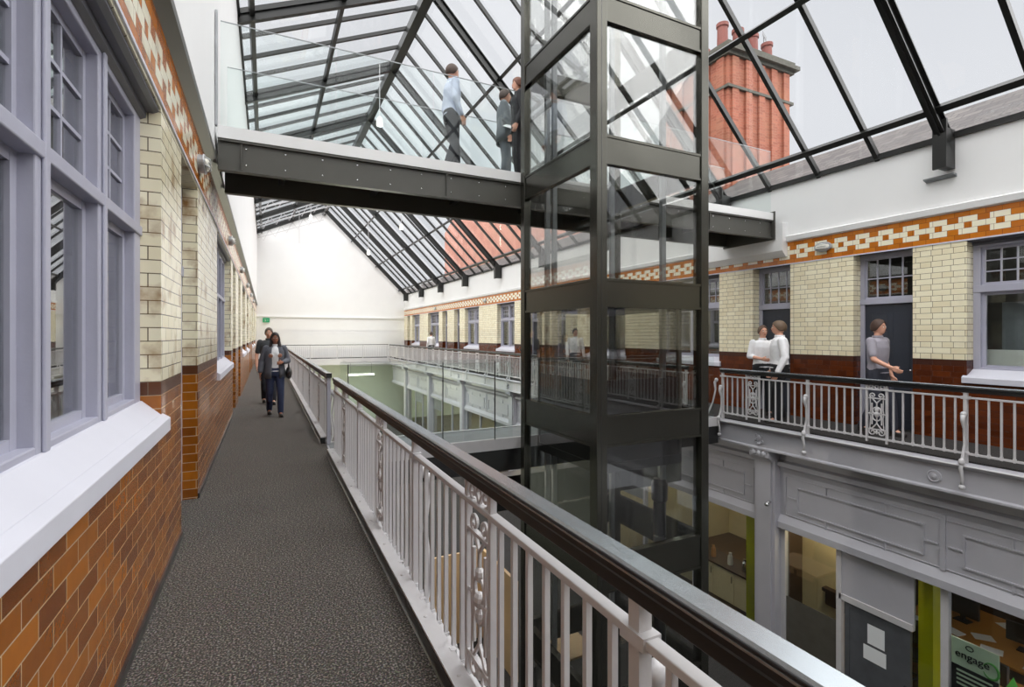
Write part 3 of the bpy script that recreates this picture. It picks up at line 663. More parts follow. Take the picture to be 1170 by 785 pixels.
# shopfront bays
SB = -1.80
def vpost(mb, y, w=.08, x=8.36, z1=SB): mb.box(x, x+.09, y-w/2, y+w/2, GZ, z1)
nd = [10]
for i, (c0, c1) in enumerate(zip(colY[:-1], colY[1:])):
    a, b = c0+.21, c1-.21
    r = thing('shopfront_bay', (8.4, (a+b)/2, GZ)); struct(r, 'glazed shopfront between the lower columns')
    if i == 0:
        mb = MB(); vpost(mb, b-.04, .08); vpost(mb, 5.02); vpost(mb, 3.60, .09); vpost(mb, a+.04); mb.box(8.36, 8.45, a, b, GZ, GZ+.15); mb.box(8.36, 8.45, 3.98, 5.02, -2.66, -2.56)
        mb.build('frame', W['rail'], r, bevel=.004)
        MB().box(8.40, 8.408, 5.06, b-.08, -3.06, SB).build('glass_pane', W['glass'], r)
        MB().box(8.395, 8.411, 5.06, b-.08, GZ+.15, -3.06).build('frosted_pane', W['frost'], r)
        MB().box(8.40, 8.408, a+.08, 3.555, GZ+.15, SB).build('glass_pane', W['glass'], r)
        MB().box(8.40, 8.408, 3.645, 3.97, GZ+.15, SB).build('glass_pane', W['glass'], r)
        MB().box(8.38, 8.43, 3.97, 4.98, -2.56, SB).build('overpanel', W['entab'], r)
        dr = thing('door_20', (8.42, 4.5, GZ)); struct(dr, 'grey lower door with two paper notices')
        lf = MB().box(8.40, 8.45, 4.02, 4.94, GZ+.01, -2.66); frame_rect(lf, 8.40, 4.02, 4.94, GZ+.02, -2.67, .07, .012)
        leaf = lf.build('door_leaf', W['doorgrey'], dr)
        MB().box(8.36, 8.39, 4.06, 4.09, -3.9, -3.5).build('door_handle', W['chrome'], leaf)
        solo(MB().box(8.394, 8.399, 4.36, 4.60, -3.16, -2.86), 'paper_notice', W['paper'], (8.397, 4.48, -3.0), 'upper white paper notice on the grey lower door', 'paper')
        solo(MB().box(8.394, 8.399, 4.34, 4.66, -3.42, -3.20), 'paper_notice', W['paper'], (8.397, 4.5, -3.3), 'lower white paper notice on the grey lower door', 'paper')
        y_ = thing('yellow_post', (8.62, 3.9, GZ), 'bright yellow-green post behind the shop glass', 'post')
        MB().box(8.52, 8.72, 3.80, 3.98, GZ, -1.7).build('post', W['yellow'], y_)
    else:
        mb = MB(); n = 3
        ys = [a+.04+(b-a-.08)*k/n for k in range(n+1)]
        for y in ys: vpost(mb, y)
        mb.box(8.36, 8.45, a, b, GZ, GZ+.2)
        mb.build('frame', W['entab'], r)
        for k in range(n):
            if (i+k) % 3 == 0:
                MB().box(8.39, 8.42, ys[k]+.04, ys[k+1]-.04, -2.45, SB).build('overpanel', W['greysteel'], r)
                MB().box(8.40, 8.408, ys[k]+.04, ys[k+1]-.04, GZ+.2, -2.45).build('glass_pane', W['glass'], r)
            else: MB().box(8.40, 8.408, ys[k]+.04, ys[k+1]-.04, GZ+.2, SB).build('glass_pane', W['glass'], r)
        if i in (1, 5):
            y_ = thing('yellow_post', (8.62, a+.34 if i == 1 else b-.6, GZ), 'yellow-green panel behind the shop glass by the %s column' % ('second' if i == 1 else 'last'), 'post')
            MB().box(8.52, 8.62, (a+.24 if i == 1 else b-1.3), (a+.44 if i == 1 else b-.04), GZ, -1.75).build('post', W['yellow'], y_)
    xx = 13.4
    mb = MB().box(xx, xx+.05, c0, c1, GZ, -.3).box(8.5, xx, c1-.05, c1, GZ, -.3)
    o = mb.build('wall_shop', W['darkwood'] if i == 0 else W['roomcream']); point((10.5, (c0+c1)/2+.6, -1.3), 60, (1, .86, .62), .04); struct(o, 'cream wall of the lower room')  # added fill point brightens each bay's room
    o = MB().box(8.5, xx, c0, c1, -.9, -.85).build('ceiling', W['darkroom']); struct(o, 'lower room ceiling')
    o = MB().box(8.5, xx, c0, c1-.05, GZ, GZ+.02).build('floor', W['roomdark']); struct(o, 'brown lower room floor')
    for xl in ((9.9, 11.6) if i else (10.6,)):
        lt = thing('strip_light', (xl, (c0+c1)/2, -1.5), 'linear strip light hanging in a lower room', 'light', 'strip lights in the lower rooms')
        MB().box(xl-.05, xl+.05, c0+1.2, c1-1.2, -1.56, -1.50).build('housing', W['chalk'], lt)
        MB().box(xl-.04, xl+.04, c0+1.25, c1-1.25, -1.575, -1.56).build('tube', W['tube'], lt)
        for yy_ in (c0+1.5, c1-1.5): MB().tube([(xl, yy_, -1.5), (xl, yy_, -.9)], .006, 5).build('cable', W['black'], lt)
# warm partition wall inside near bay with framed object
o = MB().box(9.2, 9.26, 4.7, 6.2, GZ, -.9).build('wall_partition', W['roomcream']); struct(o, 'warm cream partition behind the frosted pane')
solo(MB().box(9.08, 9.2, 5.25, 5.75, -3.02, -2.96).box(9.1, 9.2, 5.3, 5.7, -3.25, -3.02), 'wooden_shelf', W['darkwood'], (9.1, 5.5, -3.1), 'small dark wooden shelf on the warm wall above the frosted pane', 'shelf')
point((8.9, 5.4, -1.5), 34, (1, .8, .5), .08)  # fill point brightens the cream partition
# desk area behind near glass
dk = thing('office_desk', (10.4, 3.3, GZ), 'orange wood desk crowded with papers behind the shop glass', 'desk')
MB().box(9.8, 10.9, 2.3, 4.3, GZ+.72, GZ+.76).build('desk_top', W['desk'], dk, bevel=.004)
for xx, yy_ in ((9.85, 2.35), (10.85, 2.35), (9.85, 4.25), (10.85, 4.25)): MB().box(xx-.03, xx+.03, yy_-.03, yy_+.03, GZ, GZ+.72).build('leg', W['black'], dk)
dk2 = thing('office_desk', (12.2, 4.4, GZ), 'orange wood desk further back in the lower office', 'desk')
MB().box(11.3, 13.1, 3.2, 5.7, GZ+.72, GZ+.76).build('desk_top', W['desk'], dk2)
for xx, yy_ in ((11.35, 3.25), (13.05, 3.25), (11.35, 5.65), (13.05, 5.65)): MB().box(xx-.03, xx+.03, yy_-.03, yy_+.03, GZ, GZ+.72).build('leg', W['black'], dk2)
DT = GZ+.76
def monitor(x, y, rz, lab):
    t = thing('computer_monitor', (x, y, DT), lab, 'monitor', 'monitors on the lower desks'); t.rotation_euler = (0, 0, rz)
    ORG[t.name] = Vector((0, 0, 0))
    MB().box(-.03, .03, -.27, .27, .12, .46).build('screen', W['black'], t, bevel=.006)
    MB().box(-.02, .05, -.03, .03, .0, .2).build('stand', W['black'], t); MB().box(-.09, .11, -.12, .12, 0, .015).build('foot', W['black'], t)
monitor(10.3, 2.7, .3, 'black monitor on the nearer orange desk, nearest the camera')
monitor(10.4, 3.9, -.2, 'black monitor on the nearer orange desk, beside the white post')
monitor(12.1, 4.0, .1, 'black monitor on the back desk, nearer side')
monitor(12.3, 5.0, -.1, 'black monitor on the back desk, far side')
for k, (x, y, rz) in enumerate(((11.6, 4.3, .3), (11.7, 4.9, -.2), (11.55, 3.7, .1), (11.95, 4.55, .7), (11.6, 5.35, .2), (12.8, 4.5, -.5))):
    mb = MB()
    for j in range(3): mb.box(-.105-.005*j, .105, -.15, .15-.006*j, .004*j, .004*j+.003)
    t = solo(mb, 'paper_stack', W['paper'], (0, 0, 0), 'loose sheets of white paper on the back orange desk', 'paper', 'papers on the back orange desk'); t.location = (x, y, DT); t.rotation_euler = (0, 0, rz)
def chair(x, y, z, rz, lab):
    t = thing('office_chair', (x, y, z), lab, 'chair', 'office chairs in the lower rooms'); t.rotation_euler = (0, 0, rz); ORG[t.name] = Vector((0, 0, 0))
    MB().box(-.24, .24, -.24, .24, .44, .51).build('seat', W['black'], t, bevel=.03)
    MB().box(-.22, .22, .20, .27, .58, 1.02).build('backrest', W['black'], t, bevel=.03)
    mb = MB().tube([(0, 0, .08), (0, 0, .44)], .025, 8).tube([(0, .2, .46), (0, .28, .6)], .02, 6); mb.build('column', W['chrome'], t)
    mb = MB()
    for k in range(5): a = k*2*PI/5; mb.tube([(0, 0, .1), (.28*math.cos(a), .28*math.sin(a), .06)], .018, 6); mb.ell((.28*math.cos(a), .28*math.sin(a), .03), (.028, .028, .03), 8, 6)
    mb.build('star_base', W['black'], t)
chair(10.75, 4.95, GZ+.02, -1.2, 'black office chair between the two orange desks'); chair(9.4, 3.0, GZ+.02, -1.8, 'black office chair by the nearest desk corner')
bxk = thing('storage_box', (9.3, 1.75, DT), None); bpy.data.objects.remove(bxk)
# promotional board "engage"
pb = thing('promotional_board', (8.33, 3.2, -3.2), 'pale green board reading engage with a green swirl, in the shop window', 'sign')
MB().box(8.46, 8.475, 3.06, 3.56, -3.6, -2.50).build('board', W['palegreen'], pb)
MB().box(8.452, 8.459, 3.06, 3.56, -3.6, -2.86).build('black_panel', W['black'], pb)
def text(s, size, loc, mat, parent, nm, rot):
    cu = bpy.data.curves.new(nm, 'FONT'); cu.body = s; cu.size = size; cu.extrude = .002; cu.offset = .001; cu.align_x = 'LEFT'
    tmp = bpy.data.objects.new(nm, cu); C.objects.link(tmp)
    dg = bpy.context.evaluated_depsgraph_get(); me = bpy.data.meshes.new_from_object(tmp.evaluated_get(dg)); bpy.data.objects.remove(tmp)
    o = bpy.data.objects.new(nm, me); C.objects.link(o); me.materials.clear(); me.materials.append(mat)
    o.parent = parent; o.location = Vector(loc)-ORG[parent.name]; o.rotation_euler = rot; return o
RT = (PI/2, 0, -PI/2)
text('engage', .135, (8.452, 3.52, -2.74), W['black'], pb, 'lettering', RT)
text('your space', .09, (8.448, 3.46, -3.2), W['palegreen'], pb, 'small_lettering', RT) if False else None
mb = MB().tube([(8.452, 3.14+.08*math.cos(t*.22+.4), -2.75+.10*math.sin(t*.22+.4)) for t in range(26)], [.004+.010*math.sin(PI*t/25) for t in range(26)], 6); mb.build('swirl', W['green'], pb)
mb = MB().tube([(8.452, 3.36+.04*math.cos(t*PI/8), -2.58+.03*math.sin(t*PI/8)) for t in range(17)], .006, 6); mb.build('ring_mark', W['black'], pb)
for z in (-2.92, -2.98, -3.04, -3.10, -3.2): MB().box(8.447, 8.452, 3.12, 3.50, z-.012, z+.012).build('printed_line', W['palegreen'], pb)
mb = MB().prism([(2.78, -2.94), (2.90, -2.66), (3.02, -2.94), (2.96, -2.94), (2.90, -2.80), (2.84, -2.94)], 'x', 8.39, 8.398)
solo(mb, 'window_sticker', W['green'], (8.394, 2.90, -2.8), 'green triangular sticker on the shop glass', 'sticker')
# kitchen units seen past the lift
kt = thing('kitchen_cabinet', (10.0, 9.6, GZ), 'pale kitchen base units with dark worktop in the lower room', 'cabinet')
MB().box(9.75, 9.95, 7.0, 11.2, GZ+.1, GZ+.86).build('body', W['roomcream'], kt)
for k in range(7): 
    d = MB().box(9.73, 9.75, 7.02+k*.6, 7.58+k*.6, GZ+.12, GZ+.84).build('cabinet_door', W['roomcream'], kt, bevel=.003)
    MB().box(9.71, 9.73, 7.06+k*.6, 7.08+k*.6, GZ+.6, GZ+.76).build('handle', W['chrome'], d)
MB().box(9.70, 10.35, 6.98, 11.2, GZ+.86, GZ+.90).build('worktop', W['darkwood'], kt)
for k, (yy_, c) in enumerate(((7.6, 'desk'), (8.1, 'chrome'), (8.5, 'chalk'), (9.0, 'desk'), (9.5, 'black'))):
    solo(MB().lathe((9.95, yy_, GZ+.90), [(.06, 0), (.065, .05), (.055, .2), (.03, .24), (.035, .28)], 14), 'storage_jar', W[c], (9.95, yy_, GZ+.9), ['amber jar, nearest on the dark worktop', 'shiny metal jar on the dark worktop', 'white jar, middle of the dark worktop', 'amber jar, far one on the dark worktop', 'black jar at the far end of the worktop'][k], 'jar', 'jars on the worktop')

# ------------------------------------------------------------------ lift tower
LX0, LX1, LY0, LY1 = 3.52, 5.34, 4.91, 6.90; LT = 7.9
lf = thing('lift_tower', ((LX0+LX1)/2, (LY0+LY1)/2, GZ), 'tall glazed lift shaft in olive-grey metal standing beside the footbridge', 'lift shaft')
def post_(x0, x1, y0, y1):
    mb = MB().box(x0, x1, y0, y1, GZ, LT); return mb
for (x0, x1, y0, y1) in ((LX0, LX0+.15, LY0, LY0+.15), (LX1-.13, LX1, LY0, LY0+.15), (LX0, LX0+.12, LY1-.12, LY1), (LX1-.13, LX1, LY1-.12, LY1)):
    mb = post_(x0, x1, y0, y1); mb.build('corner_post', W['lift'], lf, bevel=.006)
for (x0, x1) in ((LX0+.065, LX0+.07),): MB().box(x0, x1, LY0-.003, LY0, GZ, LT).build('cover_strip', W['black'], lf)
BZ = [(7.12, 7.46), (5.39, 5.72), (3.68, 4.03), (1.96, 2.30), (.27, .65), (-1.48, -1.04), (-3.15, -2.74), (GZ+.0, GZ+.25)]
for za, zb in BZ:
    for k in range(4):
        mb = MB(); mb2 = MB()
        if k == 0: mb.box(LX0+.15, LX1-.13, LY0+.02, LY0+.10, za, zb); mb2.box(LX0+.15, LX1-.13, LY0+.008, LY0+.02, za+.0, za+.03).box(LX0+.15, LX1-.13, LY0+.008, LY0+.02, zb-.03, zb)
        if k == 1: mb.box(LX0+.15, LX1-.13, LY1-.10, LY1-.02, za, zb)
        if k == 2: mb.box(LX0+.02, LX0+.10, LY0+.15, LY1-.12, za, zb); mb2.box(LX0+.008, LX0+.02, LY0+.15, LY1-.12, za, za+.03).box(LX0+.008, LX0+.02, LY0+.15, LY1-.12, zb-.03, zb)
        if k == 3: mb.box(LX1-.10, LX1-.02, LY0+.15, LY1-.12, za, zb)
        cb = mb.build('cross_beam', W['lift'], lf)
        if mb2.v: mb2.build('edge_strip', W['lift'], cb)
BZs = sorted(BZ)
for (a0, a1), (b0, b1) in list(zip(BZs[:-1], BZs[1:])):
    MB().box(LX0+.15, LX1-.13, LY0+.05, LY0+.06, a1, b0).build('glass_pane', W['glasslift'], lf)
    MB().box(LX0+.05, LX0+.06, LY0+.15, LY1-.12, a1, b0).build('glass_pane', W['glasslift'], lf)
    MB().box(LX1-.06, LX1-.05, LY0+.15, LY1-.12, a1, b0).build('glass_pane', W['glasslift'], lf)
    g = MB(); g.box(LX0+.15, LX1-.13, LY1-.06, LY1-.05, a1, b0); g.build('glass_pane', W['glasslift'], lf)
# guide rails, inner posts
for (x, y) in ((LX0+.30, LY1-.3), (LX0+.42, LY1-.3), (LX1-.28, LY1-.25), (LX1-.30, LY0+.55)):
    MB().box(x-.035, x+.035, y-.03, y+.03, GZ, LT-.3).build('guide_rail', W['greysteel'], lf)
hp = thing('hydraulic_ram', (5.02, 5.5, GZ), 'dark hydraulic cylinder with chrome rod inside the lift shaft', 'lift machinery')
MB().lathe((5.02, 5.5, GZ), [(.085, 0), (.085, 4.02), (.115, 4.04), (.115, 4.26), (.085, 4.34)], 20).build('cylinder', W['black'], hp, smooth=False)
MB().tube([(5.02, 5.5, -.45), (5.02, 5.5, -.12)], .035, 12).build('rod', W['chrome'], hp); MB().lathe((5.02, 5.5, -1.22), [(.092, 0), (.092, .02)], 20).build('band', W['chrome'], hp)
# the lift car standing at walkway level
lc = thing('lift_car', (4.42, 5.95, -.02), 'dark lift car with tinted glass upper walls, stopped at walkway level', 'lift car')
ax0, ax1, ay0, ay1 = 3.72, 5.10, 5.16, 6.72
MB().box(ax0, ax1, ay0, ay1, -.12, 0).build('car_floor', W['black'], lc)
MB().box(ax0, ax1, ay0, ay1, 2.22, 2.34).build('car_roof', W['black'], lc)
for x in (ax0, ax1-.05):
    for y in (ay0, ay1-.05): MB().box(x, x+.05, y, y+.05, 0, 2.22).build('car_post', W['beam'], lc)
mb = MB().box(ax0+.05, ax1-.05, ay0+.01, ay0+.03, 0, 1.05); mb.build('kick_panel', W['black'], lc)
MB().box(ax0+.01, ax0+.03, ay0+.05, ay1-.05, 0, 1.05).build('kick_panel', W['black'], lc)
MB().box(ax1-.03, ax1-.01, ay0+.05, ay1-.05, 0, 1.05).build('kick_panel', W['black'], lc)
MB().box(ax0+.05, ax1-.05, ay0+.015, ay0+.023, 1.05, 2.22).build('car_glass', W['glasscar'], lc)
MB().box(ax0+.015, ax0+.023, ay0+.05, ay1-.05, 1.05, 2.22).build('car_glass', W['glasscar'], lc)
MB().box(ax1-.023, ax1-.015, ay0+.05, ay1-.05, 1.05, 2.22).build('car_glass', W['glasscar'], lc)
MB().tube([(ax0+.1, ay0+.08, 1.0), (ax1-.1, ay0+.08, 1.0)], .018, 8).build('grab_rail', W['chrome'], lc)

# ------------------------------------------------------------------ upper footbridge
DZ = 4.13
fb = thing('footbridge', (4.5, 7.5, 3.6), 'upper steel footbridge with glass sides crossing the atrium behind the lift', 'footbridge')
def ibeam(y, sgn, x0, x1, nm):
    mb = MB().box(x0, x1, y, y+sgn*.10, 3.955, 3.975+.01).box(x0, x1, y+sgn*.04, y+sgn*.055, 3.63, 3.96).box(x0, x1, y, y+sgn*.10, 3.605, 3.63)
    x = x0+.25
    while x < x1: mb.box(x-.006, x+.006, y+sgn*.005, y+sgn*.05, 3.63, 3.955); x += 2.62
    b = mb.build(nm, W['beam'], fb)
    bo = MB(); x = x0+.3
    while x < x1: bo.ell((x, y+sgn*.035, 3.90), (.014, .008, .014), 8, 5).ell((x, y+sgn*.035, 3.70), (.010, .006, .010), 8, 5) ; x += .44
    q = bo.build('bolt', W['chrome'], b); q['kind'] = 'stuff'
ibeam(6.94, 1, -.52, 9.39, 'main_beam'); ibeam(8.15, -1, -.52, 9.39, 'main_beam')
MB().box(9.36, 9.385, 6.90, 8.2, 3.58, 4.16).build('end_plate', W['beam'], fb)
x = .2
while x < 9.2: MB().box(x-.04, x+.04, 7.04, 8.05, 3.80, 3.94).build('cross_joist', W['black'], fb); x += 1.3
MB().box(-.52, 9.36, 7.0, 8.09, 3.985, 4.10).build('deck', W['beam'], fb)
MB().box(-.52, 9.36, 6.93, 7.0, 3.985, DZ).box(-.52, 9.36, 8.09, 8.16, 3.985, DZ).build('white_edge', W['plaster'], fb)
def gpan(x0, x1, y, z0=DZ, z1=5.39, parent=fb, nm='glass_panel', n=3):
    w = (x1-x0)/n
    for k in range(n):
        MB().box(x0+k*w+.008, x0+(k+1)*w-.008, y-.006, y+.006, z0-.05, z1).build(nm, W['glassbal'], parent)
    MB().box(x0+.01, x1-.01, y-.007, y+.007, z1, z1+.008).build('top_edge', W['lamp'], parent)
gpan(-.5, 3.48, 6.965); gpan(5.4, 9.33, 6.965); gpan(-.5, 9.33, 8.125, n=7)
mb = MB().box(-.545, -.52, 6.93, 7.0, 4.13, 5.5); mb.build('glass_channel', W['lamp'], fb)
# lower link bridge at walkway level
lb = thing('link_bridge', (4.5, 7.5, -.2), 'low link bridge with glass sides crossing at walkway level behind the lift', 'footbridge')
MB().box(.83, 8.0, 7.16, 7.98, -.10, -.005).build('deck', W['greysteel'], lb)
MB().box(.83, 8.0, 7.10, 7.16, -.16, .012).box(.83, 8.0, 7.98, 8.04, -.16, .012).build('white_edge', W['rail'], lb)
MB().box(.83, 8.0, 7.12, 7.30, -.50, -.16).box(.83, 8.0, 7.84, 8.0, -.50, -.16).build('main_beam', W['black'], lb)
gpan(1.0, 3.5, 7.13, 0.0, 1.2, lb, n=3); gpan(5.4, 7.9, 7.13, 0.0, 1.2, lb, n=3); gpan(1.0, 7.95, 8.01, 0, 1.2, lb, n=7)
for x in (1.0, 2.34, 3.18): MB().box(x-.006, x+.006, 7.10, 7.12, 0, 1.22).build('glass_clamp', W['black'], lb)
# dark deck structure behind lift at lower level
o = MB().box(3.6, 8.0, 8.1, 8.4, -1.5, -.9).build('trim_14', W['black']); struct(o, 'dark beam below the link bridge')

# ------------------------------------------------------------------ lamps and small fittings
def bulkhead(x, y, z, s, lab):
    t = thing('bulkhead_light', (x, y, z), lab, 'wall light', 'oval bulkhead lights on the tile band'); ORG[t.name] = Vector((0, 0, 0))
    mb = MB()
    def oval(rx, ry, d0, d1):
        n = 24; b = len(mb.v)
        for d, q in ((d0, 1.0), (d1, .96)):
            for i in range(n):
                a = 2*PI*i/n; mb.v.append((s*d, rx*q*math.cos(a), ry*q*math.sin(a)))
        for i in range(n): mb.f.append((b+i, b+(i+1) % n, b+n+(i+1) % n, b+n+i))
        mb.f.append(tuple(b+n+i for i in range(n))); mb.f.append(tuple(b+i for i in reversed(range(n))))
    oval(.16, .085, 0, .045); oval(.17, .095, .045, .06); mb.build('housing', W['lamp'], t, bevel=.004)
    MB().ell((s*.065, 0, 0), (.035, .135, .062), 16, 8).build('lens', W['chalk'], t, smooth=True)
    mb = MB()
    for k in (-.04, 0, .04): mb.tube([(s*.06, -.14, k), (s*.105, -.05, k), (s*.105, .05, k), (s*.06, .14, k)], .006, 6)
    mb.build('guard', W['lamp'], t)
labs = ['nearest oval bulkhead light on the left tile band', 'second oval bulkhead light on the left tile band', 'third oval bulkhead light on the left tile band', 'fourth oval bulkhead light on the left tile band', 'fifth oval bulkhead light on the left tile band', 'sixth oval bulkhead light on the left tile band']
for k in range(6): bulkhead(XL, 5.95+4.6*k, 3.35, 1, labs[k])
for k, y in enumerate((6.0, 14.3, 22.5, 30.5)): bulkhead(XR, y, 3.30, -1, ['oval bulkhead light on the right tile band above the two men', 'bulkhead light on the right tile band behind the lift', 'bulkhead light on the far right tile band', 'last bulkhead light on the right tile band'][k])
ul = thing('wall_uplighter', (XR, 4.15, 4.06), 'slim dark wedge uplighter on the white wall below the rafter foot', 'wall light')
MB().prism([(XR, 4.06), (XR-.10, 4.09), (XR-.10, 4.11), (XR, 4.11)], 'y', 3.95, 4.35).build('housing', W['greysteel'], ul)
ex = thing('exit_sign', (.05, Y1-.02, 2.3), 'small green emergency exit sign on the far gable wall', 'sign')
MB().box(-.22, .22, Y1-.04, Y1, 2.66, 3.0).build('plate', emit('exit_green', (.05, .55, .32), .35), ex) if False else MB().box(-.2, .22, Y1-.13, Y1-.09, 2.5, 2.8).build('plate', plain('exit_green', rgb(40, 160, 110), .5, 0, .02), ex)
MB().box(-.12, .12, Y1-.09, Y1, 2.6, 2.7).build('bracket', W['chalk'], ex)
MB().ell((-.06, Y1-.135, 2.71), (.02, .006, .02), 8, 6).tube([(-.06, Y1-.135, 2.69), (-.04, Y1-.135, 2.62), (-.09, Y1-.135, 2.55)], .010, 6).tube([(-.04, Y1-.135, 2.62), (.0, Y1-.135, 2.57)], .010, 6).tube([(.04, Y1-.135, 2.65), (.14, Y1-.135, 2.65)], .010, 6).build('running_figure', W['chalk'], ex)
ft = thing('fluorescent_light', (5.6, 33, -1.5), 'lit fluorescent tube under the far walkway', 'light')
MB().box(4.6, 6.3, 33.0, 33.15, -.86, -.80).build('housing', W['chalk'], ft); MB().tube([(4.65, 33.07, -.9), (6.25, 33.07, -.9)], .035, 10).build('tube', W['tube'], ft)
for x in (4.8, 6.1): MB().tube([(x, 33.07, -.8), (x, 33.07, -.16), (x, 36.8, -.16)], .008, 5).build('cable', W['black'], ft)
def pend(x, y, z, lab):
    t = thing('spotlight', (x, y, z), lab, 'light', 'spotlights hanging from the roof'); ORG[t.name] = Vector((0, 0, 0))
    top = (sl(x) if x < RX else sr(x))-.2-z
    MB().lathe((0, 0, 0), [(.10, 0), (.11, .02), (.09, .2), (.05, .26), (.02, .28)], 16).build('housing', W['chalk'], t)
    MB().lathe((0, 0, -.015), [(.085, 0), (.085, .02)], 16).build('lens', W['tubew'], t)
    MB().tube([(0, 0, .27), (0, 0, top)], .012, 6).build('rod', W['rail'], t)
pend(3.2, 16.0, 8.2, 'white spotlight hanging under the ridge above the footbridge')
pend(2.23, 30.0, 8.05, 'white spotlight high before the gable, just left of the apex')
pend(6.28, 25.9, 7.1, 'white spotlight on the right roof slope beyond the footbridge')
pend(5.48, 30.7, 6.45, 'white spotlight on the right roof slope near the gable')
pend(1.9, 34.7, 7.13, 'white spotlight low before the gable wall')

point((4.5, 33, -1.6), 420, (1, .96, .68), .05); point((4.5, 22, -1.0), 260, (1, .97, .85), .05)  # added fill, brightens the lower end wall and far columns
dl = thing('fill_lamp', (3.4, 8.6, -.56), 'added round downlight under the link bridge above the plywood screen', 'light')  # invented fitting around an added light for the plywood screen
MB().tube([(3.4, 8.25, -.3), (3.4, 8.25, -.5)], .01, 6).build('rod', W['black'], dl); MB().lathe((3.4, 8.25, -.62), [(.08, 0), (.08, .12), (.05, .14)], 16).build('housing', W['lamp'], dl); point((3.4, 8.25, -.66), 100, (1, .93, .82), .025)
point((9.0, 8.2, -1.6), 45, (1, .9, .75), .04)  # added fill for the kitchen units
# ------------------------------------------------------------------ ground floor of the atrium
sb = thing('plywood_booth', (3.6, 9.2, GZ), 'tall pale plywood screen forming a corner on the atrium floor', 'screen')
MB().box(2.90, 4.14, 9.83, 9.89, GZ, -2.9).build('back_panel', W['wood'], sb); MB().box(4.10, 4.16, 8.25, 9.85, GZ, -2.9).build('side_panel', W['wood'], sb)
td = thing('wooden_table', (4.9, 8.0, GZ), 'pale wooden table on the atrium floor behind the lift', 'table')
MB().box(4.5, 5.3, 7.4, 8.5, GZ+.71, GZ+.75).build('table_top', W['wood'], td)
for x in (4.55, 5.25):
    for y in (7.45, 8.45): MB().box(x-.025, x+.025, y-.025, y+.025, GZ, GZ+.71).build('leg', W['black'], td)
chair(4.2, 7.2, GZ, 1.0, 'black office chair beside the pale atrium table')
td = thing('wooden_table', (2.9, 4.6, GZ), 'long grey table on the atrium floor in front of the lift', 'table')
MB().box(2.3, 3.2, 3.4, 5.4, GZ+.71, GZ+.75).build('table_top', W['greysteel'], td)
for x in (2.35, 3.15):
    for y in (3.45, 5.35): MB().box(x-.025, x+.025, y-.025, y+.025, GZ, GZ+.71).build('leg', W['black'], td)
chair(3.25+.4, 4.2, GZ, -1.5, 'black office chair at the long grey table')
# filing cabinets behind the near right window
for k in range(5):
    y = 3.1-k*.48+.3
    c = thing('filing_cabinet', (10.2, y, 0), 'grey tall filing cabinet behind the near right window', 'cabinet', 'filing cabinets behind the right window')
    MB().box(10.1, 10.55, y-.22, y+.22, 0, 2.12).build('body', W['greysteel'], c, bevel=.004)
    q = MB().box(10.085, 10.1, y-.21, y+.21, .05, 2.09).build('cabinet_door', W['greysteel'], c); MB().box(10.07, 10.085, y-.18, y-.16, 1.0, 1.2).build('handle', W['black'], q)
solo(MB().box(10.15, 10.5, 2.2, 2.7, 2.12, 2.36), 'cardboard_box', W['darkwood'], (10.3, 2.4, 2.12), 'dark box on top of the grey filing cabinets', 'box')

o = thing('office_screen', (9.98, 2.6, 0), 'pale low office screen just behind the near right window', 'screen'); MB().box(9.95, 9.99, .9, 3.8, .05, 1.40).build('panel', W['chalk'], o); MB().box(9.94, 9.95, 2.5, 2.53, .1, 1.38).build('joint_strip', W['greysteel'], o)
# ------------------------------------------------------------------ people
def capsule(mb, a, b, ra, rb, n=14, sx=1.0, sy=1.0):
    """tapered limb with rounded ends, optional elliptical section in local x / y (for mostly vertical limbs)"""
    a = Vector(a); b = Vector(b); d = (b-a); L = d.length; d.normalize()
    pts = []; rr = []
    for k in range(5): t = PI/2*(1-k/4.0); pts.append(a-d*ra*math.sin(t)); rr.append(max(ra*math.cos(t), 1e-4))
    pts.append(b); rr.append(rb)
    for k in range(1, 5): t = PI/2*k/4.0; pts.append(b+d*rb*math.sin(t)); rr.append(max(rb*math.cos(t), 1e-4))
    if d.cross(Vector((0, 0, 1))).length < .3: A = Vector((1, 0, 0))
    else: A = d.cross(Vector((0, 0, 1))).normalized()
    A = (A-d*A.dot(d)).normalized(); B = d.cross(A); b0 = len(mb.v)
    for p, r in zip(pts, rr):
        for i in range(n): t = 2*PI*i/n; mb.v.append(tuple(p+A*(math.cos(t)*r*sx)+B*(math.sin(t)*r*sy)))
    for k in range(len(pts)-1):
        for i in range(n): mb.f.append((b0+k*n+i, b0+k*n+(i+1) % n, b0+(k+1)*n+(i+1) % n, b0+(k+1)*n+i))
    mb.f.append(tuple(b0+i for i in reversed(range(n)))); mb.f.append(tuple(b0+(len(pts)-1)*n+i for i in range(n)))
def loftz(mb, secs, n=22):
    b = len(mb.v)
    for (cx, cy_, z, rx, ry) in secs:
        for i in range(n): t = 2*PI*i/n; mb.v.append((cx+rx*math.cos(t), cy_+ry*math.sin(t), z))
    for k in range(len(secs)-1):
        for i in range(n): mb.f.append((b+k*n+i, b+k*n+(i+1) % n, b+(k+1)*n+(i+1) % n, b+(k+1)*n+i))
    mb.f.append(tuple(b+i for i in reversed(range(n)))); mb.f.append(tuple(b+(len(secs)-1)*n+i for i in range(n)))
def remesh(o, v=.011, it=4):
    m = o.modifiers.new('union', 'REMESH'); m.mode = 'VOXEL'; m.voxel_size = v; m.use_smooth_shade = True
    s = o.modifiers.new('smooth', 'SMOOTH'); s.factor = .5; s.iterations = it
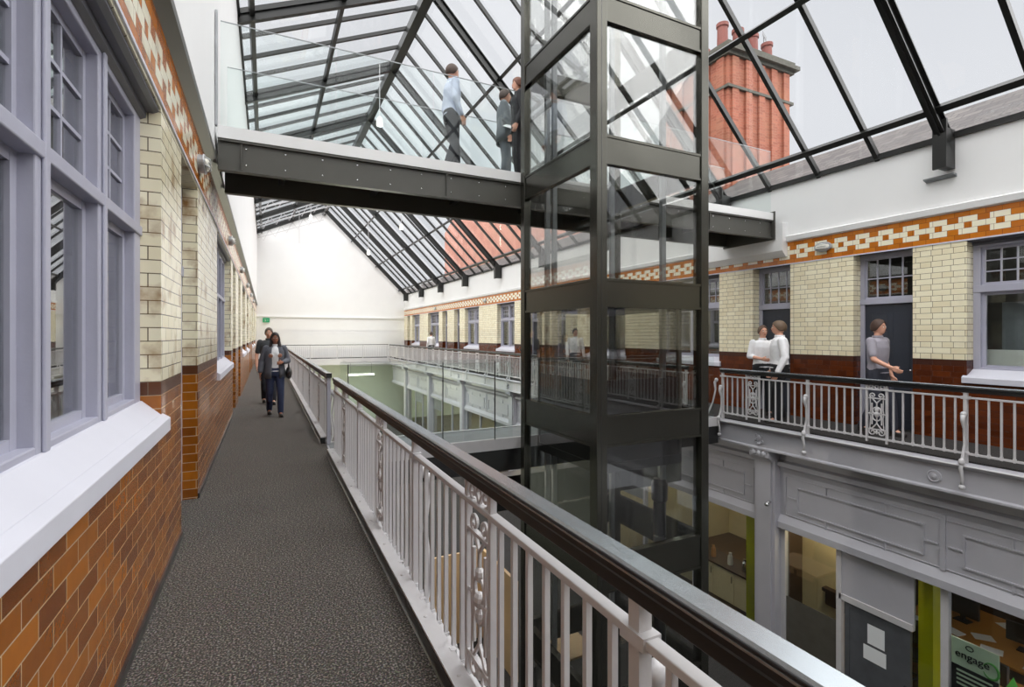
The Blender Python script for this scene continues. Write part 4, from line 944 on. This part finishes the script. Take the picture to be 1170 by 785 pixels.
def person(lab, loc, rz, H=1.75, skin='skin_l', top=(235, 235, 238), bot=(30, 32, 38), hair=(60, 42, 32), sleeve='long', longhair=False, stride=.0,
           arms=None, coat=None, shoe=(40, 36, 34), bald=False, female=False, headturn=0.0, seg=.012):
    t = thing('person', loc, lab, 'person'); t.rotation_euler = (0, 0, rz); ORG[t.name] = Vector((0, 0, 0))
    k = H/1.75; V = lambda x, y, z: Vector((x*k, y*k, z*k))
    sw = .185 if not female else .165
    # joints: figure faces +Y
    hipL, hipR = V(-.09, 0, .93), V(.09, 0, .93)
    kneeL, kneeR = V(-.10, .03+stride*.55, .50), V(.10, .03-stride*.10, .50)
    ankL, ankR = V(-.10, stride*.85, .09), V(.10, -stride*.85, .09+abs(stride)*.18)
    shL, shR = V(-sw, 0, 1.43), V(sw, 0, 1.43)
    A = arms or {}
    eL, wL = [V(*p) for p in A.get('L', ((-.25, -.03, 1.14), (-.25, .07, .89)))]
    eR, wR = [V(*p) for p in A.get('R', ((.25, -.03, 1.14), (.25, .07, .89)))]
    def torso(mb, g=0.0, low=.88):
        ws = .155 if not female else .135; hs = .175
        loftz(mb, [(0, 0, low*k, (hs-.01+g)*k, (.10+g)*k), (0, 0, .95*k, (hs+g)*k, (.115+g)*k), (0, 0, 1.08*k, (ws+g)*k, (.10+g)*k), (0, .005*k, 1.22*k, (ws+.015+g)*k, (.112+g)*k),
                   (0, .005*k, 1.34*k, (.178+g-(.015 if female else 0))*k, (.115+g)*k), (0, 0, 1.43*k, (.165+g)*k, (.09+g)*k), (0, -.005*k, 1.48*k, (.09+g)*k, (.06+g)*k)])
        if female: mb.ell((-.07*k, .09*k, 1.28*k), (.065*k, .055*k, .065*k)); mb.ell((.07*k, .09*k, 1.28*k), (.065*k, .055*k, .065*k))
    def legs(mb, g=0.0, bottom=1.0):
        for h, kn, an in ((hipL, kneeL, ankL), (hipR, kneeR, ankR)):
            capsule(mb, h, kn, (.085+g)*k, (.055+g)*k); capsule(mb, kn, kn.lerp(an, bottom), (.056+g)*k, (.040+g*1.2)*k)
            capsule(mb, kn+Vector((0, -.012*k, -.06*k)), kn+Vector((0, -.02*k, -.16*k)), (.045+g)*k, (.045+g)*k)
    def arm(mb, s, e, w, g=0.0, f=1.0):
        capsule(mb, s, e, (.050+g)*k, (.040+g)*k)
        if f > 0: capsule(mb, e, e.lerp(w, f), (.040+g)*k, (.028+g)*k)
    def hand(mb, e, w, s):
        d = (w-e).normalized(); side = Vector((s, 0, 0)); side = (side-d*side.dot(d))
        side = side.normalized() if side.length > .2 else Vector((0, 1, 0)); nrm = d.cross(side).normalized(); fwd = nrm if nrm.y > 0 else -nrm
        side2 = fwd  # across palm
        inw = (-side).normalized()
        palm0 = w; palm1 = w+d*.085*k
        for q in (-.026, -.009, .009, .026): capsule(mb, palm0+side2*q*.7*k, palm1+side2*q*k, .013*k, .012*k, 8)
        for q, L in ((.030, .066), (.010, .075), (-.010, .070), (-.030, .056)):
            p0 = palm1+side2*q*k; p1 = p0+d*L*.5*k+inw*.008*k; p2 = p1+d*L*.4*k+inw*.026*k
            capsule(mb, p0, p1, .009*k, .0085*k, 8); capsule(mb, p1, p2, .0085*k, .0075*k, 8)
        p0 = w+d*.03*k+side2*.03*k; p1 = p0+d*.03*k+side2*.022*k+inw*.01*k; p2 = p1+d*.028*k+side2*.004*k+inw*.012*k
        capsule(mb, p0, p1, .012*k, .010*k, 8); capsule(mb, p1, p2, .010*k, .008*k, 8)
    mb = MB(); torso(mb); legs(mb)
    for s, e, w, sg in ((shL, eL, wL, -1), (shR, eR, wR, 1)): arm(mb, s, e, w); hand(mb, e, w, sg)
    capsule(mb, V(0, -.005, 1.44), V(0, .01, 1.56), .055*k, .052*k)
    hc = V(0, .015, 1.645); R = Matrix.Rotation(headturn, 3, 'Z')
    def hd(m2):  # rotate head points about the neck axis
        m2.v = [tuple(R @ (Vector(p)-Vector((0, hc.y, 0)))+Vector((0, hc.y, 0))) for p in m2.v]; return m2
    h = MB(); h.ell(hc, (.073*k, .092*k, .108*k), 20, 14); h.ell(hc+V(0, .025, -.055), (.052*k, .06*k, .06*k), 16, 10)
    h.ell(hc+V(0, .085, -.02), (.012*k, .022*k, .020*k), 8, 6); h.ell(hc+V(0, .078, .018), (.045*k, .014*k, .010*k), 8, 6)
    h.ell(hc+V(0, .080, -.055), (.024*k, .012*k, .010*k), 8, 6)
    for s in (-1, 1): h.ell(hc+V(s*.073, -.005, -.01), (.010*k, .018*k, .030*k), 8, 6)
    hd(h); b = len(mb.v); mb.v += h.v; mb.f += [tuple(i+b for i in f) for f in h.f]
    for an in (ankL, ankR): capsule(mb, an, an+V(0, .10, -.05), .035*k, .03*k)
    body = mb.build('body', W[skin], t, fix=False); remesh(body, .009)
    # eyes and mouth
    e = MB()
    for s in (-1, 1): e.ell(hc+V(s*.030, .086, .003), (.011*k, .008*k, .008*k), 8, 6)
    hd(e).build('eyes', W['chalk'], t, smooth=True)
    e = MB()
    for s in (-1, 1): e.ell(hc+V(s*.030, .093, .003), (.005*k, .004*k, .005*k), 8, 6); e.tube([hc+V(s*.015, .090, .024), hc+V(s*.045, .080, .026)], .004*k, 5)
    hd(e).build('pupils', W['black'], t)
    e = MB().ell(hc+V(0, .092, -.055), (.022*k, .006*k, .006*k), 10, 6); hd(e).build('mouth', plain('lips', rgb(150, 70, 66), .5), t, smooth=True)
    mt = plain('cloth', rgb(*top), .8, 0, .06, 14, .3, bscale=22); mbm = plain('trousers_cloth', rgb(*bot), .8, 0, .08, 10, .3, bscale=22)
    mh = plain('hair', rgb(*hair), .6, 0, .2, 60)
    # trousers
    mb = MB(); legs(mb, .016, .96); loftz(mb, [(0, 0, .84*k, .17*k, .115*k), (0, 0, .95*k, .192*k, .13*k), (0, 0, 1.03*k, .178*k, .125*k)]); o = mb.build('trousers', mbm, t, fix=False); remesh(o, seg)
    # shirt
    mb = MB(); torso(mb, .016, .90); f = {'long': .93, 'short': 0, 'elbow': .3}[sleeve]
    for s, e_, w in ((shL, eL, wL), (shR, eR, wR)):
        if sleeve == 'short': capsule(mb, s, s.lerp(e_, .75), .066*k, .058*k)
        else: arm(mb, s, e_, w, .014, f)
    o = mb.build('shirt', mt, t, fix=False); remesh(o, seg)
    if sleeve == 'long' or True:
        c_ = MB(); c_.lathe((0, 0, 1.475*k), [(.066*k, 0), (.074*k, .02*k), (.07*k, .045*k), (.062*k, .045*k)], 16); c_.build('collar', mt, o)
    if coat:
        mc = plain('coat_cloth', rgb(*coat), .85, 0, .08, 12, .3, bscale=20)
        mb = MB(); g = .035
        n = 26; secs = [(.80, .205, .15), (.95, .205, .148), (1.1, .18, .135), (1.24, .185, .142), (1.36, .195, .14), (1.45, .17, .11), (1.485, .10, .08)]; b = len(mb.v)
        for z, rx, ry in secs:
            for i in range(n): tt = PI/2+.38+(2*PI-.76)*i/(n-1); mb.v.append((rx*k*math.cos(tt), ry*k*math.sin(tt), z*k))
        for j in range(len(secs)-1):
            for i in range(n-1): mb.f.append((b+j*n+i, b+j*n+i+1, b+(j+1)*n+i+1, b+(j+1)*n+i))
        o = mb.build('coat', mc, t, smooth=True, fix=False); sm = o.modifiers.new('thickness', 'SOLIDIFY'); sm.thickness = .012
        mb = MB()
        for s, e_, w in ((shL, eL, wL), (shR, eR, wR)): arm(mb, s, e_, w, .024, .8)
        q = mb.build('coat_sleeve', mc, o, fix=False); remesh(q, seg)
    # shoes
    ms = plain('shoe_leather', rgb(*shoe), .45)
    for an in (ankL, ankR):
        mb = MB(); capsule(mb, an+V(0, -.02, -.045), an+V(0, .14, -.055), .042*k, .038*k, 12); capsule(mb, an+V(0, -.02, .0), an+V(0, .03, -.04), .043*k, .042*k, 12); mb.box((an.x-.042*k), an.x+.042*k, an.y-.055*k, an.y+.16*k, an.z-.09*k, an.z-.075*k)
        o = mb.build('shoe', ms, t, fix=False); remesh(o, .008, 2)
    # hair
    mb = MB(); n, m = 24, 12; rx, ry, rzz = .081*k, .100*k, .115*k; b = len(mb.v)
    front = .35 if not bald else .1
    for j in range(m+1):
        for i in range(n):
            az = 2*PI*i/n; dirf = math.sin(az)   # +1 = face side
            lim = -.55 if dirf < .1 else (-.55+(dirf-.1)/.9*1.15)
            if bald: lim += .15
            el = lim+(PI/2-lim)*j/m
            mb.v.append((hc.x+rx*math.cos(el)*math.cos(az), hc.y-.006*k+ry*math.cos(el)*math.sin(az), hc.z+.006*k+rzz*math.sin(el)))
    for j in range(m):
        for i in range(n): mb.f.append((b+j*n+i, b+j*n+(i+1) % n, b+(j+1)*n+(i+1) % n, b+(j+1)*n+i))
    hd(mb); o = mb.build('hair', mh, t, smooth=True, fix=False); sm = o.modifiers.new('thickness', 'SOLIDIFY'); sm.thickness = .014*k; sm.offset = .3
    if longhair:
        mb = MB()
        for s in (-1, 1):
            capsule(mb, hc+V(s*.066, 0, .02), hc+V(s*.082, .03, -.16), .030*k, .036*k); capsule(mb, hc+V(s*.082, .03, -.16), hc+V(s*.085, .075, -.34), .036*k, .022*k)
        capsule(mb, hc+V(0, -.06, .02), hc+V(0, -.085, -.25), .07*k, .05*k, 14, 1.2, .8); hd(mb)
        q = mb.build('long_locks', mh, o, fix=False); remesh(q, .012)
    return t, (eL, wL, eR, wR)
def heading(dx, dy): return math.atan2(dy, dx)-PI/2
w_, _ = person('woman with long dark hair in grey cardigan and jeans walking along the left walkway', (.16, 11.15, 0), PI+.05, 1.66, 'skin_d', (240, 240, 242), (44, 54, 84), (36, 24, 22), 'short', True, .17,
       {'L': ((-.25, -.03, 1.16), (-.12, .20, 1.14)), 'R': ((.25, -.04, 1.15), (.28, .03, .91))}, (92, 94, 102), female=True)
bg_ = MB(); bg_.ell((-.25, .05, .86), (.06, .15, .13), 16, 10); bg_.tube([(-.25, .05+.12*math.cos(a*PI/8), .93+.12*math.sin(a*PI/8)) for a in range(9)], .010, 6)
bo = bg_.build('shoulder_bag', W['black'], None, smooth=True); bo.location = (.16, 11.15, 0); bo.rotation_euler = (0, 0, PI+.05); tag(bo, 'black shoulder bag carried by the woman on the walkway', 'bag')
person('man in dark top walking behind the woman on the left walkway', (.06, 13.2, 0), PI, 1.78, 'skin_l', (58, 62, 66), (36, 38, 46), (84, 72, 62), 'short', False, .16)
person('man in pale blue shirt and dark trousers crossing the upper footbridge', (2.62, 7.52, 4.10), heading(1, 0), 1.76, 'skin_l', (196, 204, 222), (40, 40, 46), (70, 52, 42), 'long', False, .14)
person('person in grey coat holding papers on the footbridge beside the lift', (3.66, 7.78, 4.10), heading(.9, -.5), 1.70, 'skin_l', (70, 72, 74), (92, 98, 104), (66, 50, 42), 'long', False, .03,
       {'L': ((-.25, .03, 1.15), (-.20, .25, 1.02)), 'R': ((.25, .03, 1.15), (.18, .24, 1.0))}, (98, 104, 108))
person('person in black clothes on the footbridge right against the lift', (3.66, 7.25, 4.10), heading(-1, .3), 1.66, 'skin_l', (34, 34, 38), (30, 30, 34), (110, 66, 48), 'long', False, .03)
person('man in white shirt at the gallery door, left one of the two', (9.02, 6.92, 0), heading(-.5, -.9), 1.80, 'skin_l', (240, 240, 243), (30, 32, 36), (96, 74, 60), 'elbow', False, .05,
       {'R': ((.25, .0, 1.16), (.12, .24, 1.12))}, bald=True)
st_, _ = person('stout man in white shirt and black trousers, right one of the gallery pair', (8.55, 6.2, 0), heading(-.7, .7), 1.87, 'skin_l', (242, 242, 245), (22, 22, 26), (104, 84, 66), 'long', False, .06); st_.scale = (1.22, 1.15, 1)
person('person in grey patterned shirt passing the right gallery door', (8.95, 4.75, 0), heading(0, -1), 1.86, 'skin_l', (150, 146, 156), (48, 50, 62), (70, 48, 38), 'short', False, .2,
       {'R': ((.25, .08, 1.16), (.2, .28, 1.05))})
person('man in white shirt on the right gallery seen through the lift glass', (8.9, 13.6, 0), heading(-.4, -1), 1.82, 'skin_l', (240, 240, 242), (60, 62, 70), (52, 42, 36), 'long', False, .12)
person('man in white shirt far along the right gallery', (8.7, 28.6, 0), heading(-.3, 1), 1.80, 'skin_l', (240, 240, 242), (60, 62, 70), (70, 56, 48), 'long', False, .12)
pf = MB().box(-.15, .15, -.1, .1, 0, .006); pf = solo(pf, 'paper_sheets', W['paper'], (0, 0, 0), 'white sheets held by the person in the grey coat', 'paper'); pf.location = (3.68, 7.50, 4.10+1.0); pf.rotation_euler = (.5, -.5, .4)
